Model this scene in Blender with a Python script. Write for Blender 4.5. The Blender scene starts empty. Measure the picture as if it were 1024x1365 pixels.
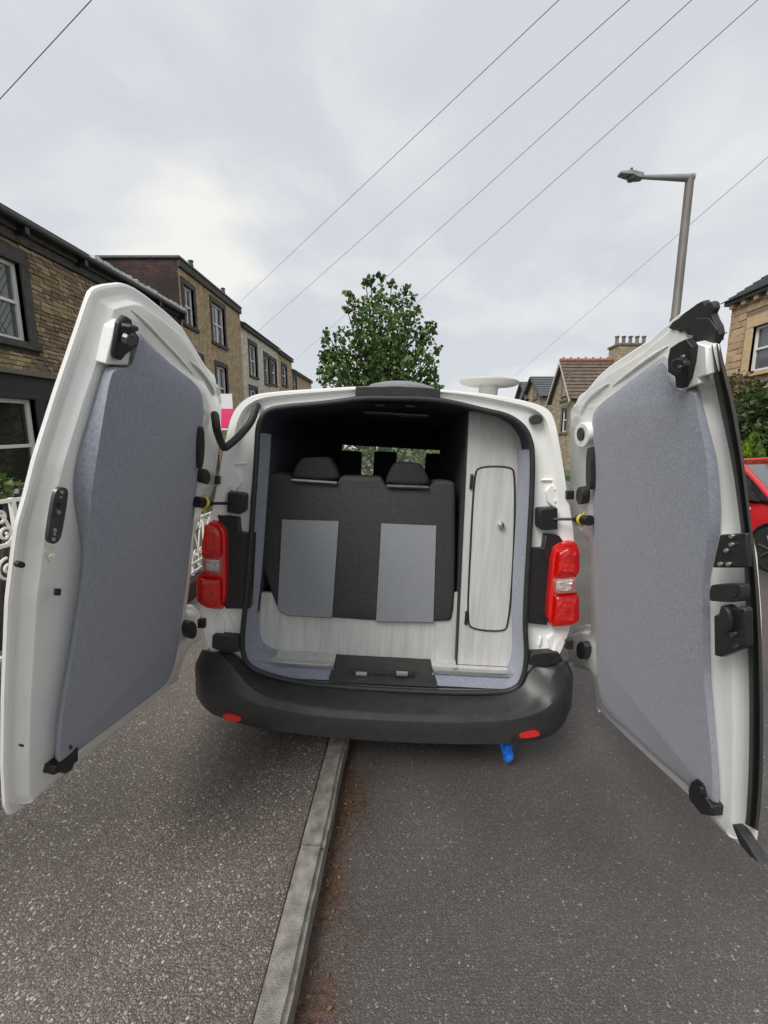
import bpy, bmesh, math, random
from mathutils import Vector, Matrix, noise as mnoise
from mathutils.geometry import tessellate_polygon
random.seed(7)
S = bpy.context.scene
C = S.collection
RAD = math.radians

# ---------------------------------------------------------------- camera
CAM_F, CAM_PITCH, CAM_H = 540.0, RAD(9.0), 1.67        # focal length in photo pixels, pitch down, eye height
cam_data = bpy.data.cameras.new('camera')
cam_data.sensor_fit = 'VERTICAL'; cam_data.sensor_height = 24.0
cam_data.lens = 24.0 * CAM_F / 1365.0
cam_data.clip_start = 0.05; cam_data.clip_end = 3000
cam = bpy.data.objects.new('camera', cam_data); C.objects.link(cam)
cam.location = (0, 0, CAM_H); cam.rotation_euler = (RAD(90) - CAM_PITCH, 0, 0)
S.camera = cam

# ---------------------------------------------------------------- sky, sun, exposure
SUN_EL, SUN_AZ = RAD(48), RAD(220)      # azimuth clockwise from +Y: behind the photographer, to the left
world = bpy.data.worlds.new('World'); S.world = world; world.use_nodes = True
nt = world.node_tree; nt.nodes.clear()
def WN(t, **k):
    n = nt.nodes.new(t)
    for a, b in k.items(): setattr(n, a, b)
    return n
def WL(a, ao, b, bi): nt.links.new(a.outputs[ao], b.inputs[bi])
w_out = WN('ShaderNodeOutputWorld'); w_bg = WN('ShaderNodeBackground')
w_sky = WN('ShaderNodeTexSky', sky_type='NISHITA', sun_disc=False, sun_elevation=SUN_EL, sun_rotation=SUN_AZ)
w_sky.air_density = 1.5; w_sky.dust_density = 2.0
w_sc = WN('ShaderNodeVectorMath', operation='SCALE'); w_sc.inputs['Scale'].default_value = 0.07
WL(w_sky, 0, w_sc, 0)
# cloud deck: directions projected on a flat layer overhead
w_tc = WN('ShaderNodeTexCoord'); w_sep = WN('ShaderNodeSeparateXYZ'); WL(w_tc, 'Generated', w_sep, 0)
w_add = WN('ShaderNodeMath', operation='ADD'); w_add.inputs[1].default_value = 0.42
w_abs = WN('ShaderNodeMath', operation='ABSOLUTE'); WL(w_sep, 'Z', w_abs, 0); WL(w_abs, 0, w_add, 0)
w_dx = WN('ShaderNodeMath', operation='DIVIDE'); WL(w_sep, 'X', w_dx, 0); WL(w_add, 0, w_dx, 1)
w_dy = WN('ShaderNodeMath', operation='DIVIDE'); WL(w_sep, 'Y', w_dy, 0); WL(w_add, 0, w_dy, 1)
w_cmb = WN('ShaderNodeCombineXYZ'); WL(w_dx, 0, w_cmb, 0); WL(w_dy, 0, w_cmb, 1)
w_map = WN('ShaderNodeMapping'); w_map.inputs['Location'].default_value = (-8.8, -2.5, 2.9); WL(w_cmb, 0, w_map, 0)
w_n = WN('ShaderNodeTexNoise'); w_n.inputs['Scale'].default_value = 1.9; w_n.inputs['Detail'].default_value = 7
w_n.inputs['Roughness'].default_value = 0.5; w_n.inputs['Distortion'].default_value = 0.35; WL(w_map, 0, w_n, 'Vector')
w_r = WN('ShaderNodeValToRGB'); WL(w_n, 0, w_r, 0)
e = w_r.color_ramp.elements
e[0].position = 0.40; e[0].color = (0.355, 0.368, 0.392, 1)
e[1].position = 0.61; e[1].color = (0.495, 0.488, 0.462, 1)
m_ = w_r.color_ramp.elements.new(0.5); m_.color = (0.410, 0.416, 0.424, 1)
w_mix = WN('ShaderNodeMix', data_type='RGBA'); w_mix.inputs['Factor'].default_value = 0.93
nt.links.new(w_sc.outputs[0], w_mix.inputs[6]); nt.links.new(w_r.outputs[0], w_mix.inputs[7])
nt.links.new(w_mix.outputs[2], w_bg.inputs['Color']); w_bg.inputs['Strength'].default_value = 1.0
WL(w_bg, 0, w_out, 0)
sun_d = bpy.data.lights.new('sun', 'SUN'); sun_d.energy = 1.5; sun_d.angle = RAD(30); sun_d.color = (1, 0.965, 0.92)
sun = bpy.data.objects.new('sun', sun_d); C.objects.link(sun)
to_sun = Vector((math.sin(SUN_AZ) * math.cos(SUN_EL), math.cos(SUN_AZ) * math.cos(SUN_EL), math.sin(SUN_EL)))
sun.rotation_euler = to_sun.to_track_quat('Z', 'Y').to_euler(); sun.location = (0, 0, 20)
vs = S.view_settings
vs.view_transform = 'Standard'; vs.look = 'None'; vs.exposure = 0.95; vs.gamma = 1.0; vs.use_curve_mapping = False
S.render.engine = 'CYCLES'
S.cycles.use_denoising = True
S.cycles.max_bounces = 8; S.cycles.transparent_max_bounces = 12

# ---------------------------------------------------------------- materials
MAT = {}
def material(name, col, rough=0.6, col2=None, nscale=8.0, bump=0.0, bscale=60.0, metal=0.0, coat=0.0, spec=0.5,
             stretch=None, detail=4.0, contrast=(0.35, 0.65), bdist=0.01, sheen=0.0):
    """plain principled surface with a two-tone noise colour and a fine bump"""
    if name in MAT: return MAT[name]
    m = bpy.data.materials.new(name); m.use_nodes = True; t = m.node_tree
    b = t.nodes['Principled BSDF']
    b.inputs['Roughness'].default_value = rough; b.inputs['Metallic'].default_value = metal
    b.inputs['Coat Weight'].default_value = coat; b.inputs['Coat Roughness'].default_value = 0.08
    b.inputs['Specular IOR Level'].default_value = spec
    if sheen: b.inputs['Sheen Weight'].default_value = sheen
    b.inputs['Base Color'].default_value = (*col, 1)
    tc = t.nodes.new('ShaderNodeTexCoord'); vec = tc.outputs['Object']
    if stretch:
        mp = t.nodes.new('ShaderNodeMapping'); mp.inputs['Scale'].default_value = stretch
        t.links.new(vec, mp.inputs[0]); vec = mp.outputs[0]
    if col2:
        n = t.nodes.new('ShaderNodeTexNoise'); n.inputs['Scale'].default_value = nscale; n.inputs['Detail'].default_value = detail
        n.inputs['Roughness'].default_value = 0.6
        t.links.new(vec, n.inputs['Vector'])
        r = t.nodes.new('ShaderNodeValToRGB'); t.links.new(n.outputs[0], r.inputs[0])
        r.color_ramp.elements[0].position = contrast[0]; r.color_ramp.elements[0].color = (*col, 1)
        r.color_ramp.elements[1].position = contrast[1]; r.color_ramp.elements[1].color = (*col2, 1)
        t.links.new(r.outputs[0], b.inputs['Base Color'])
    if bump:
        n2 = t.nodes.new('ShaderNodeTexNoise'); n2.inputs['Scale'].default_value = bscale; n2.inputs['Detail'].default_value = 3
        t.links.new(vec, n2.inputs['Vector'])
        bp = t.nodes.new('ShaderNodeBump'); bp.inputs['Strength'].default_value = bump; bp.inputs['Distance'].default_value = bdist
        t.links.new(n2.outputs[0], bp.inputs['Height']); t.links.new(bp.outputs[0], b.inputs['Normal'])
    MAT[name] = m
    return m

def N(t, typ, **k):
    n = t.nodes.new(typ)
    for a, v in k.items(): setattr(n, a, v)
    return n

def tarmac(name, stones, binder, pale, pale_amt, scale, rough, dirt=None, bump=.5):
    """bitumen with rolled-in stone chippings: every cell is one stone of its own shade in dark binder"""
    m = bpy.data.materials.new(name); m.use_nodes = True; t = m.node_tree; b = t.nodes['Principled BSDF']
    L = t.links.new
    tc = N(t, 'ShaderNodeTexCoord'); P = tc.outputs['Object']
    wob = N(t, 'ShaderNodeTexNoise'); wob.inputs['Scale'].default_value = scale * .8; wob.inputs['Detail'].default_value = 2; L(P, wob.inputs['Vector'])
    ws = N(t, 'ShaderNodeVectorMath', operation='SCALE'); ws.inputs['Scale'].default_value = .6 / scale; L(wob.outputs['Color'], ws.inputs[0])
    wa = N(t, 'ShaderNodeVectorMath', operation='ADD'); L(P, wa.inputs[0]); L(ws.outputs[0], wa.inputs[1])
    v = N(t, 'ShaderNodeTexVoronoi'); v.inputs['Scale'].default_value = scale; L(wa.outputs[0], v.inputs['Vector'])
    v2 = N(t, 'ShaderNodeTexVoronoi'); v2.inputs['Scale'].default_value = scale * 2.3; L(wa.outputs[0], v2.inputs['Vector'])
    sep = N(t, 'ShaderNodeSeparateColor'); L(v.outputs['Color'], sep.inputs[0])
    sep2 = N(t, 'ShaderNodeSeparateColor'); L(v2.outputs['Color'], sep2.inputs[0])
    def stone(sp):
        r = N(t, 'ShaderNodeValToRGB'); L(sp.outputs[0], r.inputs[0]); e = r.color_ramp.elements
        e[0].color = (*stones[0], 1); e[1].color = (*pale[1], 1); e[1].position = 1
        for pos, c in ((.5, stones[1]), (1 - pale_amt, stones[2]), (1 - pale_amt * .6, pale[0])):
            q = e.new(pos); q.color = (*c, 1)
        return r
    def joint(vv, a, c):
        q = N(t, 'ShaderNodeMapRange'); L(vv.outputs['Distance'], q.inputs[0]); q.inputs[1].default_value = a; q.inputs[2].default_value = c; return q
    s1, s2 = stone(sep), stone(sep2)
    big = N(t, 'ShaderNodeMath', operation='GREATER_THAN'); L(sep.outputs[1], big.inputs[0]); big.inputs[1].default_value = .45      # which big cells hold a stone
    m1 = N(t, 'ShaderNodeMix', data_type='RGBA'); L(joint(v2, .35, .6).outputs[0], m1.inputs[0]); L(s2.outputs[0], m1.inputs[6]); m1.inputs[7].default_value = (*binder, 1)
    j1 = joint(v, .5, .38); f1 = N(t, 'ShaderNodeMath', operation='MULTIPLY'); L(j1.outputs[0], f1.inputs[0]); L(big.outputs[0], f1.inputs[1])
    m2 = N(t, 'ShaderNodeMix', data_type='RGBA'); L(f1.outputs[0], m2.inputs[0]); L(m1.outputs[2], m2.inputs[6]); L(s1.outputs[0], m2.inputs[7])
    # broad wear and damp patches
    nz = N(t, 'ShaderNodeTexNoise'); nz.inputs['Scale'].default_value = .9; nz.inputs['Detail'].default_value = 7; L(P, nz.inputs['Vector'])
    mr = N(t, 'ShaderNodeMapRange'); L(nz.outputs[0], mr.inputs[0]); mr.inputs[1].default_value = .3; mr.inputs[2].default_value = .7; mr.inputs[3].default_value = .66; mr.inputs[4].default_value = 1.22
    mul = N(t, 'ShaderNodeVectorMath', operation='SCALE'); L(m2.outputs[2], mul.inputs[0]); L(mr.outputs[0], mul.inputs['Scale'])
    col = mul.outputs[0]
    if dirt:
        # brown silt washed along the kerb foot: follows the kerb line x = dirt[0] + dirt[1]*y
        s_ = N(t, 'ShaderNodeSeparateXYZ'); L(P, s_.inputs[0])
        ky = N(t, 'ShaderNodeMath', operation='MULTIPLY_ADD'); L(s_.outputs['Y'], ky.inputs[0]); ky.inputs[1].default_value = -dirt[1]; ky.inputs[2].default_value = -dirt[0]
        d = N(t, 'ShaderNodeMath', operation='ADD'); L(s_.outputs['X'], d.inputs[0]); L(ky.outputs[0], d.inputs[1])
        dn = N(t, 'ShaderNodeTexNoise'); dn.inputs['Scale'].default_value = 4; dn.inputs['Detail'].default_value = 8; L(P, dn.inputs['Vector'])
        wv = N(t, 'ShaderNodeMath', operation='MULTIPLY_ADD'); L(dn.outputs[0], wv.inputs[0]); wv.inputs[1].default_value = -.46; L(d.outputs[0], wv.inputs[2])
        q = N(t, 'ShaderNodeMapRange'); L(wv.outputs[0], q.inputs[0]); q.inputs[1].default_value = -.06; q.inputs[2].default_value = -.20
        q.inputs[3].default_value = 0; q.inputs[4].default_value = .92
        mm = N(t, 'ShaderNodeMix', data_type='RGBA'); L(q.outputs[0], mm.inputs[0]); L(col, mm.inputs[6])
        dr = N(t, 'ShaderNodeTexNoise'); dr.inputs['Scale'].default_value = 60; dr.inputs['Detail'].default_value = 5; L(P, dr.inputs['Vector'])
        dc = N(t, 'ShaderNodeValToRGB'); L(dr.outputs[0], dc.inputs[0])
        dc.color_ramp.elements[0].position = .35; dc.color_ramp.elements[0].color = (.035, .024, .018, 1)
        dc.color_ramp.elements[1].position = .72; dc.color_ramp.elements[1].color = (.15, .08, .045, 1)
        L(dc.outputs[0], mm.inputs[7]); col = mm.outputs[2]
    L(col, b.inputs['Base Color'])
    rr_ = N(t, 'ShaderNodeMapRange'); L(nz.outputs[0], rr_.inputs[0]); rr_.inputs[1].default_value = .3; rr_.inputs[2].default_value = .7; rr_.inputs[3].default_value = rough - .12; rr_.inputs[4].default_value = rough + .1
    L(rr_.outputs[0], b.inputs['Roughness'])
    h1_ = N(t, 'ShaderNodeMath', operation='MULTIPLY_ADD'); L(f1.outputs[0], h1_.inputs[0]); h1_.inputs[1].default_value = .7
    h2_ = N(t, 'ShaderNodeMath', operation='SUBTRACT'); h2_.inputs[0].default_value = 1; L(v2.outputs['Distance'], h2_.inputs[1]); L(h2_.outputs[0], h1_.inputs[2])
    bp = N(t, 'ShaderNodeBump'); bp.inputs['Strength'].default_value = bump; bp.inputs['Distance'].default_value = .004
    L(h1_.outputs[0], bp.inputs['Height']); L(bp.outputs[0], b.inputs['Normal'])
    MAT[name] = m
    return m

def masonry(name, c1, c2, mortar, bw, bh, axis, rough=.9, stain=None, gap=.012):
    """coursed stone or brick for walls too far off to build stone by stone; axis 'x' or 'y' is the wall's run"""
    m = bpy.data.materials.new(name); m.use_nodes = True; t = m.node_tree; b = t.nodes['Principled BSDF']; L = t.links.new
    tc = N(t, 'ShaderNodeTexCoord'); s = N(t, 'ShaderNodeSeparateXYZ'); L(tc.outputs['Object'], s.inputs[0])
    cb = N(t, 'ShaderNodeCombineXYZ'); L(s.outputs['X' if axis == 'x' else 'Y'], cb.inputs[0]); L(s.outputs['Z'], cb.inputs[1])
    dn = N(t, 'ShaderNodeTexNoise'); dn.inputs['Scale'].default_value = 3.0; L(tc.outputs['Object'], dn.inputs['Vector'])
    ds = N(t, 'ShaderNodeVectorMath', operation='SCALE'); ds.inputs['Scale'].default_value = .035; L(dn.outputs['Color'], ds.inputs[0])
    ad = N(t, 'ShaderNodeVectorMath', operation='ADD'); L(cb.outputs[0], ad.inputs[0]); L(ds.outputs[0], ad.inputs[1])
    br = N(t, 'ShaderNodeTexBrick'); L(ad.outputs[0], br.inputs['Vector'])
    br.inputs['Color1'].default_value = (*c1, 1); br.inputs['Color2'].default_value = (*c2, 1); br.inputs['Mortar'].default_value = (*mortar, 1)
    br.inputs['Scale'].default_value = 1.0; br.inputs['Brick Width'].default_value = bw; br.inputs['Row Height'].default_value = bh
    br.inputs['Mortar Size'].default_value = gap; br.inputs['Mortar Smooth'].default_value = .3
    nz = N(t, 'ShaderNodeTexNoise'); nz.inputs['Scale'].default_value = 4; nz.inputs['Detail'].default_value = 6; L(tc.outputs['Object'], nz.inputs['Vector'])
    mr = N(t, 'ShaderNodeMapRange'); L(nz.outputs[0], mr.inputs[0]); mr.inputs[1].default_value = .3; mr.inputs[2].default_value = .7; mr.inputs[3].default_value = .7; mr.inputs[4].default_value = 1.25
    sc = N(t, 'ShaderNodeVectorMath', operation='SCALE'); L(br.outputs['Color'], sc.inputs[0]); L(mr.outputs[0], sc.inputs['Scale'])
    col = sc.outputs[0]
    if stain:
        n3 = N(t, 'ShaderNodeTexNoise'); n3.inputs['Scale'].default_value = .8; n3.inputs['Detail'].default_value = 7; L(tc.outputs['Object'], n3.inputs['Vector'])
        m3 = N(t, 'ShaderNodeMapRange'); L(n3.outputs[0], m3.inputs[0]); m3.inputs[1].default_value = .42; m3.inputs[2].default_value = .6
        m3.inputs[4].default_value = .9
        mx = N(t, 'ShaderNodeMix', data_type='RGBA'); L(m3.outputs[0], mx.inputs[0]); L(col, mx.inputs[6]); mx.inputs[7].default_value = (*stain, 1)
        col = mx.outputs[2]
    L(col, b.inputs['Base Color']); b.inputs['Roughness'].default_value = rough
    bp = N(t, 'ShaderNodeBump'); bp.inputs['Strength'].default_value = .7; bp.inputs['Distance'].default_value = .02
    inv = N(t, 'ShaderNodeMath', operation='SUBTRACT'); inv.inputs[0].default_value = 1; L(br.outputs['Fac'], inv.inputs[1])
    L(inv.outputs[0], bp.inputs['Height']); L(bp.outputs[0], b.inputs['Normal'])
    MAT[name] = m
    return m

def glass_dark(name, col=(.02, .024, .026), rough=.06):
    return material(name, col, rough, spec=.8)

def clear_glass(name, tint=(.8, .86, .84)):
    m = bpy.data.materials.new(name); m.use_nodes = True; t = m.node_tree; t.nodes.clear()
    o = N(t, 'ShaderNodeOutputMaterial'); tr = N(t, 'ShaderNodeBsdfTransparent'); gl = N(t, 'ShaderNodeBsdfGlossy'); mx = N(t, 'ShaderNodeMixShader')
    tr.inputs[0].default_value = (*tint, 1); gl.inputs['Roughness'].default_value = .03
    mx.inputs[0].default_value = .07
    t.links.new(tr.outputs[0], mx.inputs[1]); t.links.new(gl.outputs[0], mx.inputs[2]); t.links.new(mx.outputs[0], o.inputs[0])
    MAT[name] = m
    return m

KX0, KX1 = -0.315, 0.055        # foot of the kerb face: x = KX0 + KX1*y
tarmac('road_tarmac', ((.080, .073, .069), (.110, .101, .095), (.142, .131, .123)), (.068, .062, .059), ((.19, .178, .168), (.37, .35, .325)), .08, 112, .5, dirt=(KX0, KX1))
tarmac('pavement_tarmac', ((.122, .104, .092), (.178, .154, .137), (.228, .20, .178)), (.092, .078, .069), ((.30, .265, .23), (.54, .49, .43)), .24, 95, .47, bump=.6)
material('kerb_concrete', (.14, .128, .108), .9, (.33, .31, .275), 22, .8, 260, contrast=(.3, .66), detail=14, bdist=.006)
material('paint_white', (.86, .865, .845), .22, (.78, .775, .75), 5, 0, coat=1.0, detail=9, contrast=(.55, .88))
material('carpet', (.215, .235, .295), .95, (.315, .34, .405), 80, .6, 320, detail=9, contrast=(.28, .72), bdist=.006, sheen=.35)
material('rubber', (.020, .021, .021), .55, (.03, .031, .031), 30, .2, 200, bdist=.002)
material('black_plastic', (.014, .014, .015), .42, (.022, .022, .023), 25, .15, 350, bdist=.001)
material('bumper_plastic', (.029, .029, .030), .38, (.042, .041, .040), 22, .4, 600, bdist=.001, detail=8)
material('dark_lining', (.045, .051, .076), .9, (.058, .065, .095), 40, .4, 300, bdist=.003)
material('seat_dark', (.042, .042, .043), .85, (.058, .058, .058), 60, .5, 600, bdist=.002)
material('seat_grey', (.25, .265, .29), .85, (.29, .305, .33), 120, .5, 700, bdist=.002)
material('wood_grey', (.47, .47, .455), .45, (.62, .62, .605), 2.2, .12, 60, stretch=(18, 18, 1.3), detail=14, contrast=(.28, .62))
material('aluminium', (.62, .62, .61), .3, (.7, .7, .69), 20, metal=.9)
material('steel_dark', (.1, .1, .1), .4, (.14, .14, .14), 30, metal=.8)
material('chrome', (.8, .8, .8), .12, metal=1.0)
material('lens_clear', (.62, .52, .5), .12, (.8, .74, .72), 60, .6, 55, coat=.8, bdist=.01)
material('blue_plastic', (.01, .13, .62), .35, (.02, .2, .75), 30, .1, 100)
material('yellow_tape', (.62, .55, .03), .6, (.7, .62, .06), 60)
material('crayon', (.62, .5, .3), .9)
material('reflector_red', (.55, .012, .012), .2, (.7, .03, .03), 80, .3, 160, coat=.6)
glass_dark('tinted_glass'); clear_glass('windscreen_glass')
def lens_glass(name, tint):
    m = bpy.data.materials.new(name); m.use_nodes = True; t = m.node_tree; t.nodes.clear(); L = t.links.new
    o = N(t, 'ShaderNodeOutputMaterial'); tr = N(t, 'ShaderNodeBsdfTransparent'); gl = N(t, 'ShaderNodeBsdfGlossy'); df = N(t, 'ShaderNodeBsdfDiffuse'); mx = N(t, 'ShaderNodeMixShader'); m2 = N(t, 'ShaderNodeMixShader')
    tr.inputs[0].default_value = (*tint, 1); gl.inputs['Roughness'].default_value = .06; df.inputs[0].default_value = (tint[0] * .9, tint[1] * .03, tint[2] * .03, 1) if tint[1] < .6 else (.6, .55, .53, 1)
    tc = N(t, 'ShaderNodeTexCoord'); w = N(t, 'ShaderNodeTexWave'); w.inputs['Scale'].default_value = 55; w.bands_direction = 'X'; L(tc.outputs['Object'], w.inputs['Vector'])
    bp = N(t, 'ShaderNodeBump'); bp.inputs['Strength'].default_value = .25; bp.inputs['Distance'].default_value = .004; L(w.outputs[0], bp.inputs['Height']); L(bp.outputs[0], gl.inputs['Normal'])
    mx.inputs[0].default_value = .09; m2.inputs[0].default_value = .25
    L(tr.outputs[0], m2.inputs[1]); L(df.outputs[0], m2.inputs[2]); L(m2.outputs[0], mx.inputs[1]); L(gl.outputs[0], mx.inputs[2]); L(mx.outputs[0], o.inputs[0])
    MAT[name] = m
lens_glass('lens_red', (.97, .22, .18)); lens_glass('lens_white', (.95, .93, .92))
material('lamp_body', (.55, .008, .008), .25, (.65, .012, .012), 40, coat=.8)
material('lamp_reflector', (.85, .85, .85), .35, metal=.3)

# ---------------------------------------------------------------- mesh helpers
class MB:
    """collects shapes; build() links them as one mesh object"""
    def __init__(s): s.bm = bmesh.new()
    def quad(s, *p):
        return s.bm.faces.new([s.bm.verts.new(Vector(q)) for q in p])
    def box(s, x0, x1, y0, y1, z0, z1, bevel=0.0, seg=2):
        t = bmesh.new()
        bmesh.ops.create_cube(t, size=1.0)
        for v in t.verts:
            v.co = ((x0 + x1) / 2 + v.co.x * (x1 - x0), (y0 + y1) / 2 + v.co.y * (y1 - y0), (z0 + z1) / 2 + v.co.z * (z1 - z0))
        if bevel: bmesh.ops.bevel(t, geom=list(t.edges), offset=bevel, segments=seg, affect='EDGES', profile=.6)
        s.merge(t); return s
    def merge(s, t, M=None):
        if M is not None: bmesh.ops.transform(t, matrix=M, verts=t.verts)
        me = bpy.data.meshes.new('tmp'); t.to_mesh(me); t.free(); s.bm.from_mesh(me); bpy.data.meshes.remove(me)
    def obox(s, M, sx, sy, sz, bevel=0.0, seg=2):
        t = bmesh.new(); bmesh.ops.create_cube(t, size=1.0)
        for v in t.verts: v.co = (v.co.x * sx, v.co.y * sy, v.co.z * sz)
        if bevel: bmesh.ops.bevel(t, geom=list(t.edges), offset=bevel, segments=seg, affect='EDGES')
        s.merge(t, M); return s
    def cyl(s, a, b, r0, r1=None, seg=16, caps=True):
        a, b = Vector(a), Vector(b); r1 = r0 if r1 is None else r1
        d = b - a; t = bmesh.new()
        bmesh.ops.create_cone(t, cap_ends=caps, segments=seg, radius1=r0, radius2=r1, depth=d.length)
        s.merge(t, Matrix.Translation((a + b) / 2) @ d.to_track_quat('Z', 'Y').to_matrix().to_4x4()); return s
    def tube(s, pts, r, seg=8, closed=False, caps=True):
        pts = [Vector(p) for p in pts]; n = len(pts); rs = r if isinstance(r, (list, tuple)) else [r] * n
        rings = []; prev = None
        for i in range(n):
            if closed: d = pts[(i + 1) % n] - pts[i - 1]
            else: d = pts[min(i + 1, n - 1)] - pts[max(i - 1, 0)]
            d.normalize()
            if prev is None:
                up = Vector((0, 0, 1)) if abs(d.z) < .9 else Vector((1, 0, 0))
                u = d.cross(up).normalized()
            else: u = (prev - d * prev.dot(d)).normalized()
            prev = u; w = d.cross(u)
            rings.append([s.bm.verts.new(pts[i] + (u * math.cos(k * 2 * math.pi / seg) + w * math.sin(k * 2 * math.pi / seg)) * rs[i]) for k in range(seg)])
        for i in range(n if closed else n - 1):
            A, B = rings[i], rings[(i + 1) % n]
            for k in range(seg): s.bm.faces.new([A[k], A[(k + 1) % seg], B[(k + 1) % seg], B[k]])
        if caps and not closed:
            s.bm.faces.new(rings[0][::-1]); s.bm.faces.new(rings[-1])
        return s
    def lathe(s, prof, o=(0, 0, 0), seg=24, axis='Z'):
        o = Vector(o); rings = []
        for r, h in prof:
            ring = []
            for k in range(seg):
                a = 2 * math.pi * k / seg; c, d = r * math.cos(a), r * math.sin(a)
                ring.append(s.bm.verts.new(o + (Vector((c, d, h)) if axis == 'Z' else Vector((h, c, d)) if axis == 'X' else Vector((c, h, d)))))
            rings.append(ring)
        for A, B in zip(rings, rings[1:]):
            for k in range(seg): s.bm.faces.new([A[k], A[(k + 1) % seg], B[(k + 1) % seg], B[k]])
        s.bm.faces.new(rings[0][::-1]); s.bm.faces.new(rings[-1]); return s
    def loops(s, loops, closed=True, cap0=False, cap1=False):
        """skin a list of equally long loops"""
        V = [[s.bm.verts.new(Vector(p)) for p in lp] for lp in loops]
        n = len(V[0])
        for A, B in zip(V, V[1:]):
            for k in range(n if closed else n - 1): s.bm.faces.new([A[k], A[(k + 1) % n], B[(k + 1) % n], B[k]])
        for flag, lp in ((cap0, V[0]), (cap1, V[-1])):
            if flag:
                for tri in tessellate_polygon([[v.co for v in lp]]):
                    try: s.bm.faces.new([lp[i] for i in tri])
                    except ValueError: pass
        return s
    def plate(s, loop, off):
        """closed outline given thickness along the vector off"""
        off = Vector(off)
        return s.loops([loop, [Vector(p) + off for p in loop]], True, True, True)
    def build(s, name, mat, parent=None, smooth=35.0, bevel=0.0, subsurf=0, recalc=True):
        if recalc: bmesh.ops.recalc_face_normals(s.bm, faces=list(s.bm.faces))
        if smooth:
            lim = RAD(smooth)
            for f in s.bm.faces: f.smooth = True
            for ed in s.bm.edges:
                ed.smooth = len(ed.link_faces) == 2 and ed.calc_face_angle(3.0) < lim
        me = bpy.data.meshes.new(name); s.bm.to_mesh(me); s.bm.free()
        me.materials.append(MAT[mat])
        o = bpy.data.objects.new(name, me); C.objects.link(o)
        if parent is not None: o.parent = parent
        if bevel:
            b = o.modifiers.new('bevel', 'BEVEL'); b.width = bevel; b.segments = 2; b.limit_method = 'ANGLE'; b.angle_limit = RAD(40)
        if subsurf:
            b = o.modifiers.new('subdivision', 'SUBSURF'); b.levels = subsurf; b.render_levels = subsurf
        return o

def empty(name, loc=(0, 0, 0), rot=(0, 0, 0)):
    o = bpy.data.objects.new(name, None); C.objects.link(o); o.location = loc; o.rotation_euler = rot; o.empty_display_size = .2
    return o
def tag(o, label=None, cat=None, group=None, kind=None):
    if label: o['label'] = label
    if cat: o['category'] = cat
    if group: o['group'] = group
    if kind: o['kind'] = kind
    return o
def chaikin(pts, it=1, closed=True):
    for _ in range(it):
        out = []; n = len(pts)
        for i in range(n if closed else n - 1):
            a, b = Vector(pts[i]), Vector(pts[(i + 1) % n]); out += [a * .75 + b * .25, a * .25 + b * .75]
        pts = out
    return pts
def resample(pts, step, closed=True):
    P_ = [Vector(p) for p in pts]; n = len(P_); out = []
    for i in range(n if closed else n - 1):
        a, b = P_[i], P_[(i + 1) % n]; k = max(1, round((b - a).length / step))
        out += [a.lerp(b, j / k) for j in range(k)]
    if not closed: out.append(P_[-1])
    return out

# camera rays of the photograph's pixels, used to survey real positions on known planes
def ray(px, py):
    x, y = px - 512.0, 682.5 - py
    return Vector((x, CAM_F * math.cos(CAM_PITCH) + y * math.sin(CAM_PITCH), y * math.cos(CAM_PITCH) - CAM_F * math.sin(CAM_PITCH)))
EYE = Vector((0, 0, CAM_H))
def onX(px, py, X): r = ray(px, py); return EYE + r * (X / r.x)
def onY(px, py, Y): r = ray(px, py); return EYE + r * (Y / r.y)
def onZ(px, py, Z): r = ray(px, py); return EYE + r * ((Z - CAM_H) / r.z)

# ================================================================ ground, road, pavement, kerb
def kx(y): return KX0 + KX1 * y
PAV = .095
def sheet(name, mat, z, pts):
    m = MB(); m.bm.faces.new([m.bm.verts.new((x, y, z)) for x, y in pts]); return tag(m.build(name, mat, smooth=0), kind='structure')
material('grass', (.05, .085, .025), .95, (.09, .12, .04), 3, .8, 60)
material('garden_soil', (.06, .045, .03), .95, (.10, .09, .05), 4, .8, 60)
sheet('ground', 'grass', -.03, [(-900, -900), (900, -900), (900, 900), (-900, 900)])
sheet('road', 'road_tarmac', 0, [(kx(-12) - .02, -12), (6.9, -12), (7.2, 60), (kx(60) - .02, 60)])
# pavement with a slightly uneven surface, butted to the kerb backs
KW = .108
m = MB(); rows = []
ys = [-6 + .5 * i for i in range(113)]
for y in ys:
    rows.append([m.bm.verts.new((kx(y) - KW + .006 + (-2.02 - kx(y) + KW) * f, y, PAV - .004 + .006 * mnoise.noise(Vector((f * 3, y * .8, 0))))) for f in (0, .2, .4, .6, .8, 1)])
for A, B in zip(rows, rows[1:]):
    for k in range(5): m.bm.faces.new([A[k], A[k + 1], B[k + 1], B[k]])
tag(m.build('pavement', 'pavement_tarmac'), kind='structure')
tag(MB().box(-30, -2.3, -6, 60, -.02, .12).build('front_garden', 'garden_soil'), kind='structure')
tag(MB().box(8.85, 40, -12, 60, -.02, .35).build('raised_garden', 'grass'), kind='structure')
m = MB().box(7.07, 8.85, -12, 60, -.01, .1); tag(m.build('far_pavement', 'pavement_tarmac'), kind='structure')
kerb = tag(empty('kerb', (0, 0, 0)), kind='structure')
ang = -math.atan(KX1)
y = -1.35; i = 0
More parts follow.
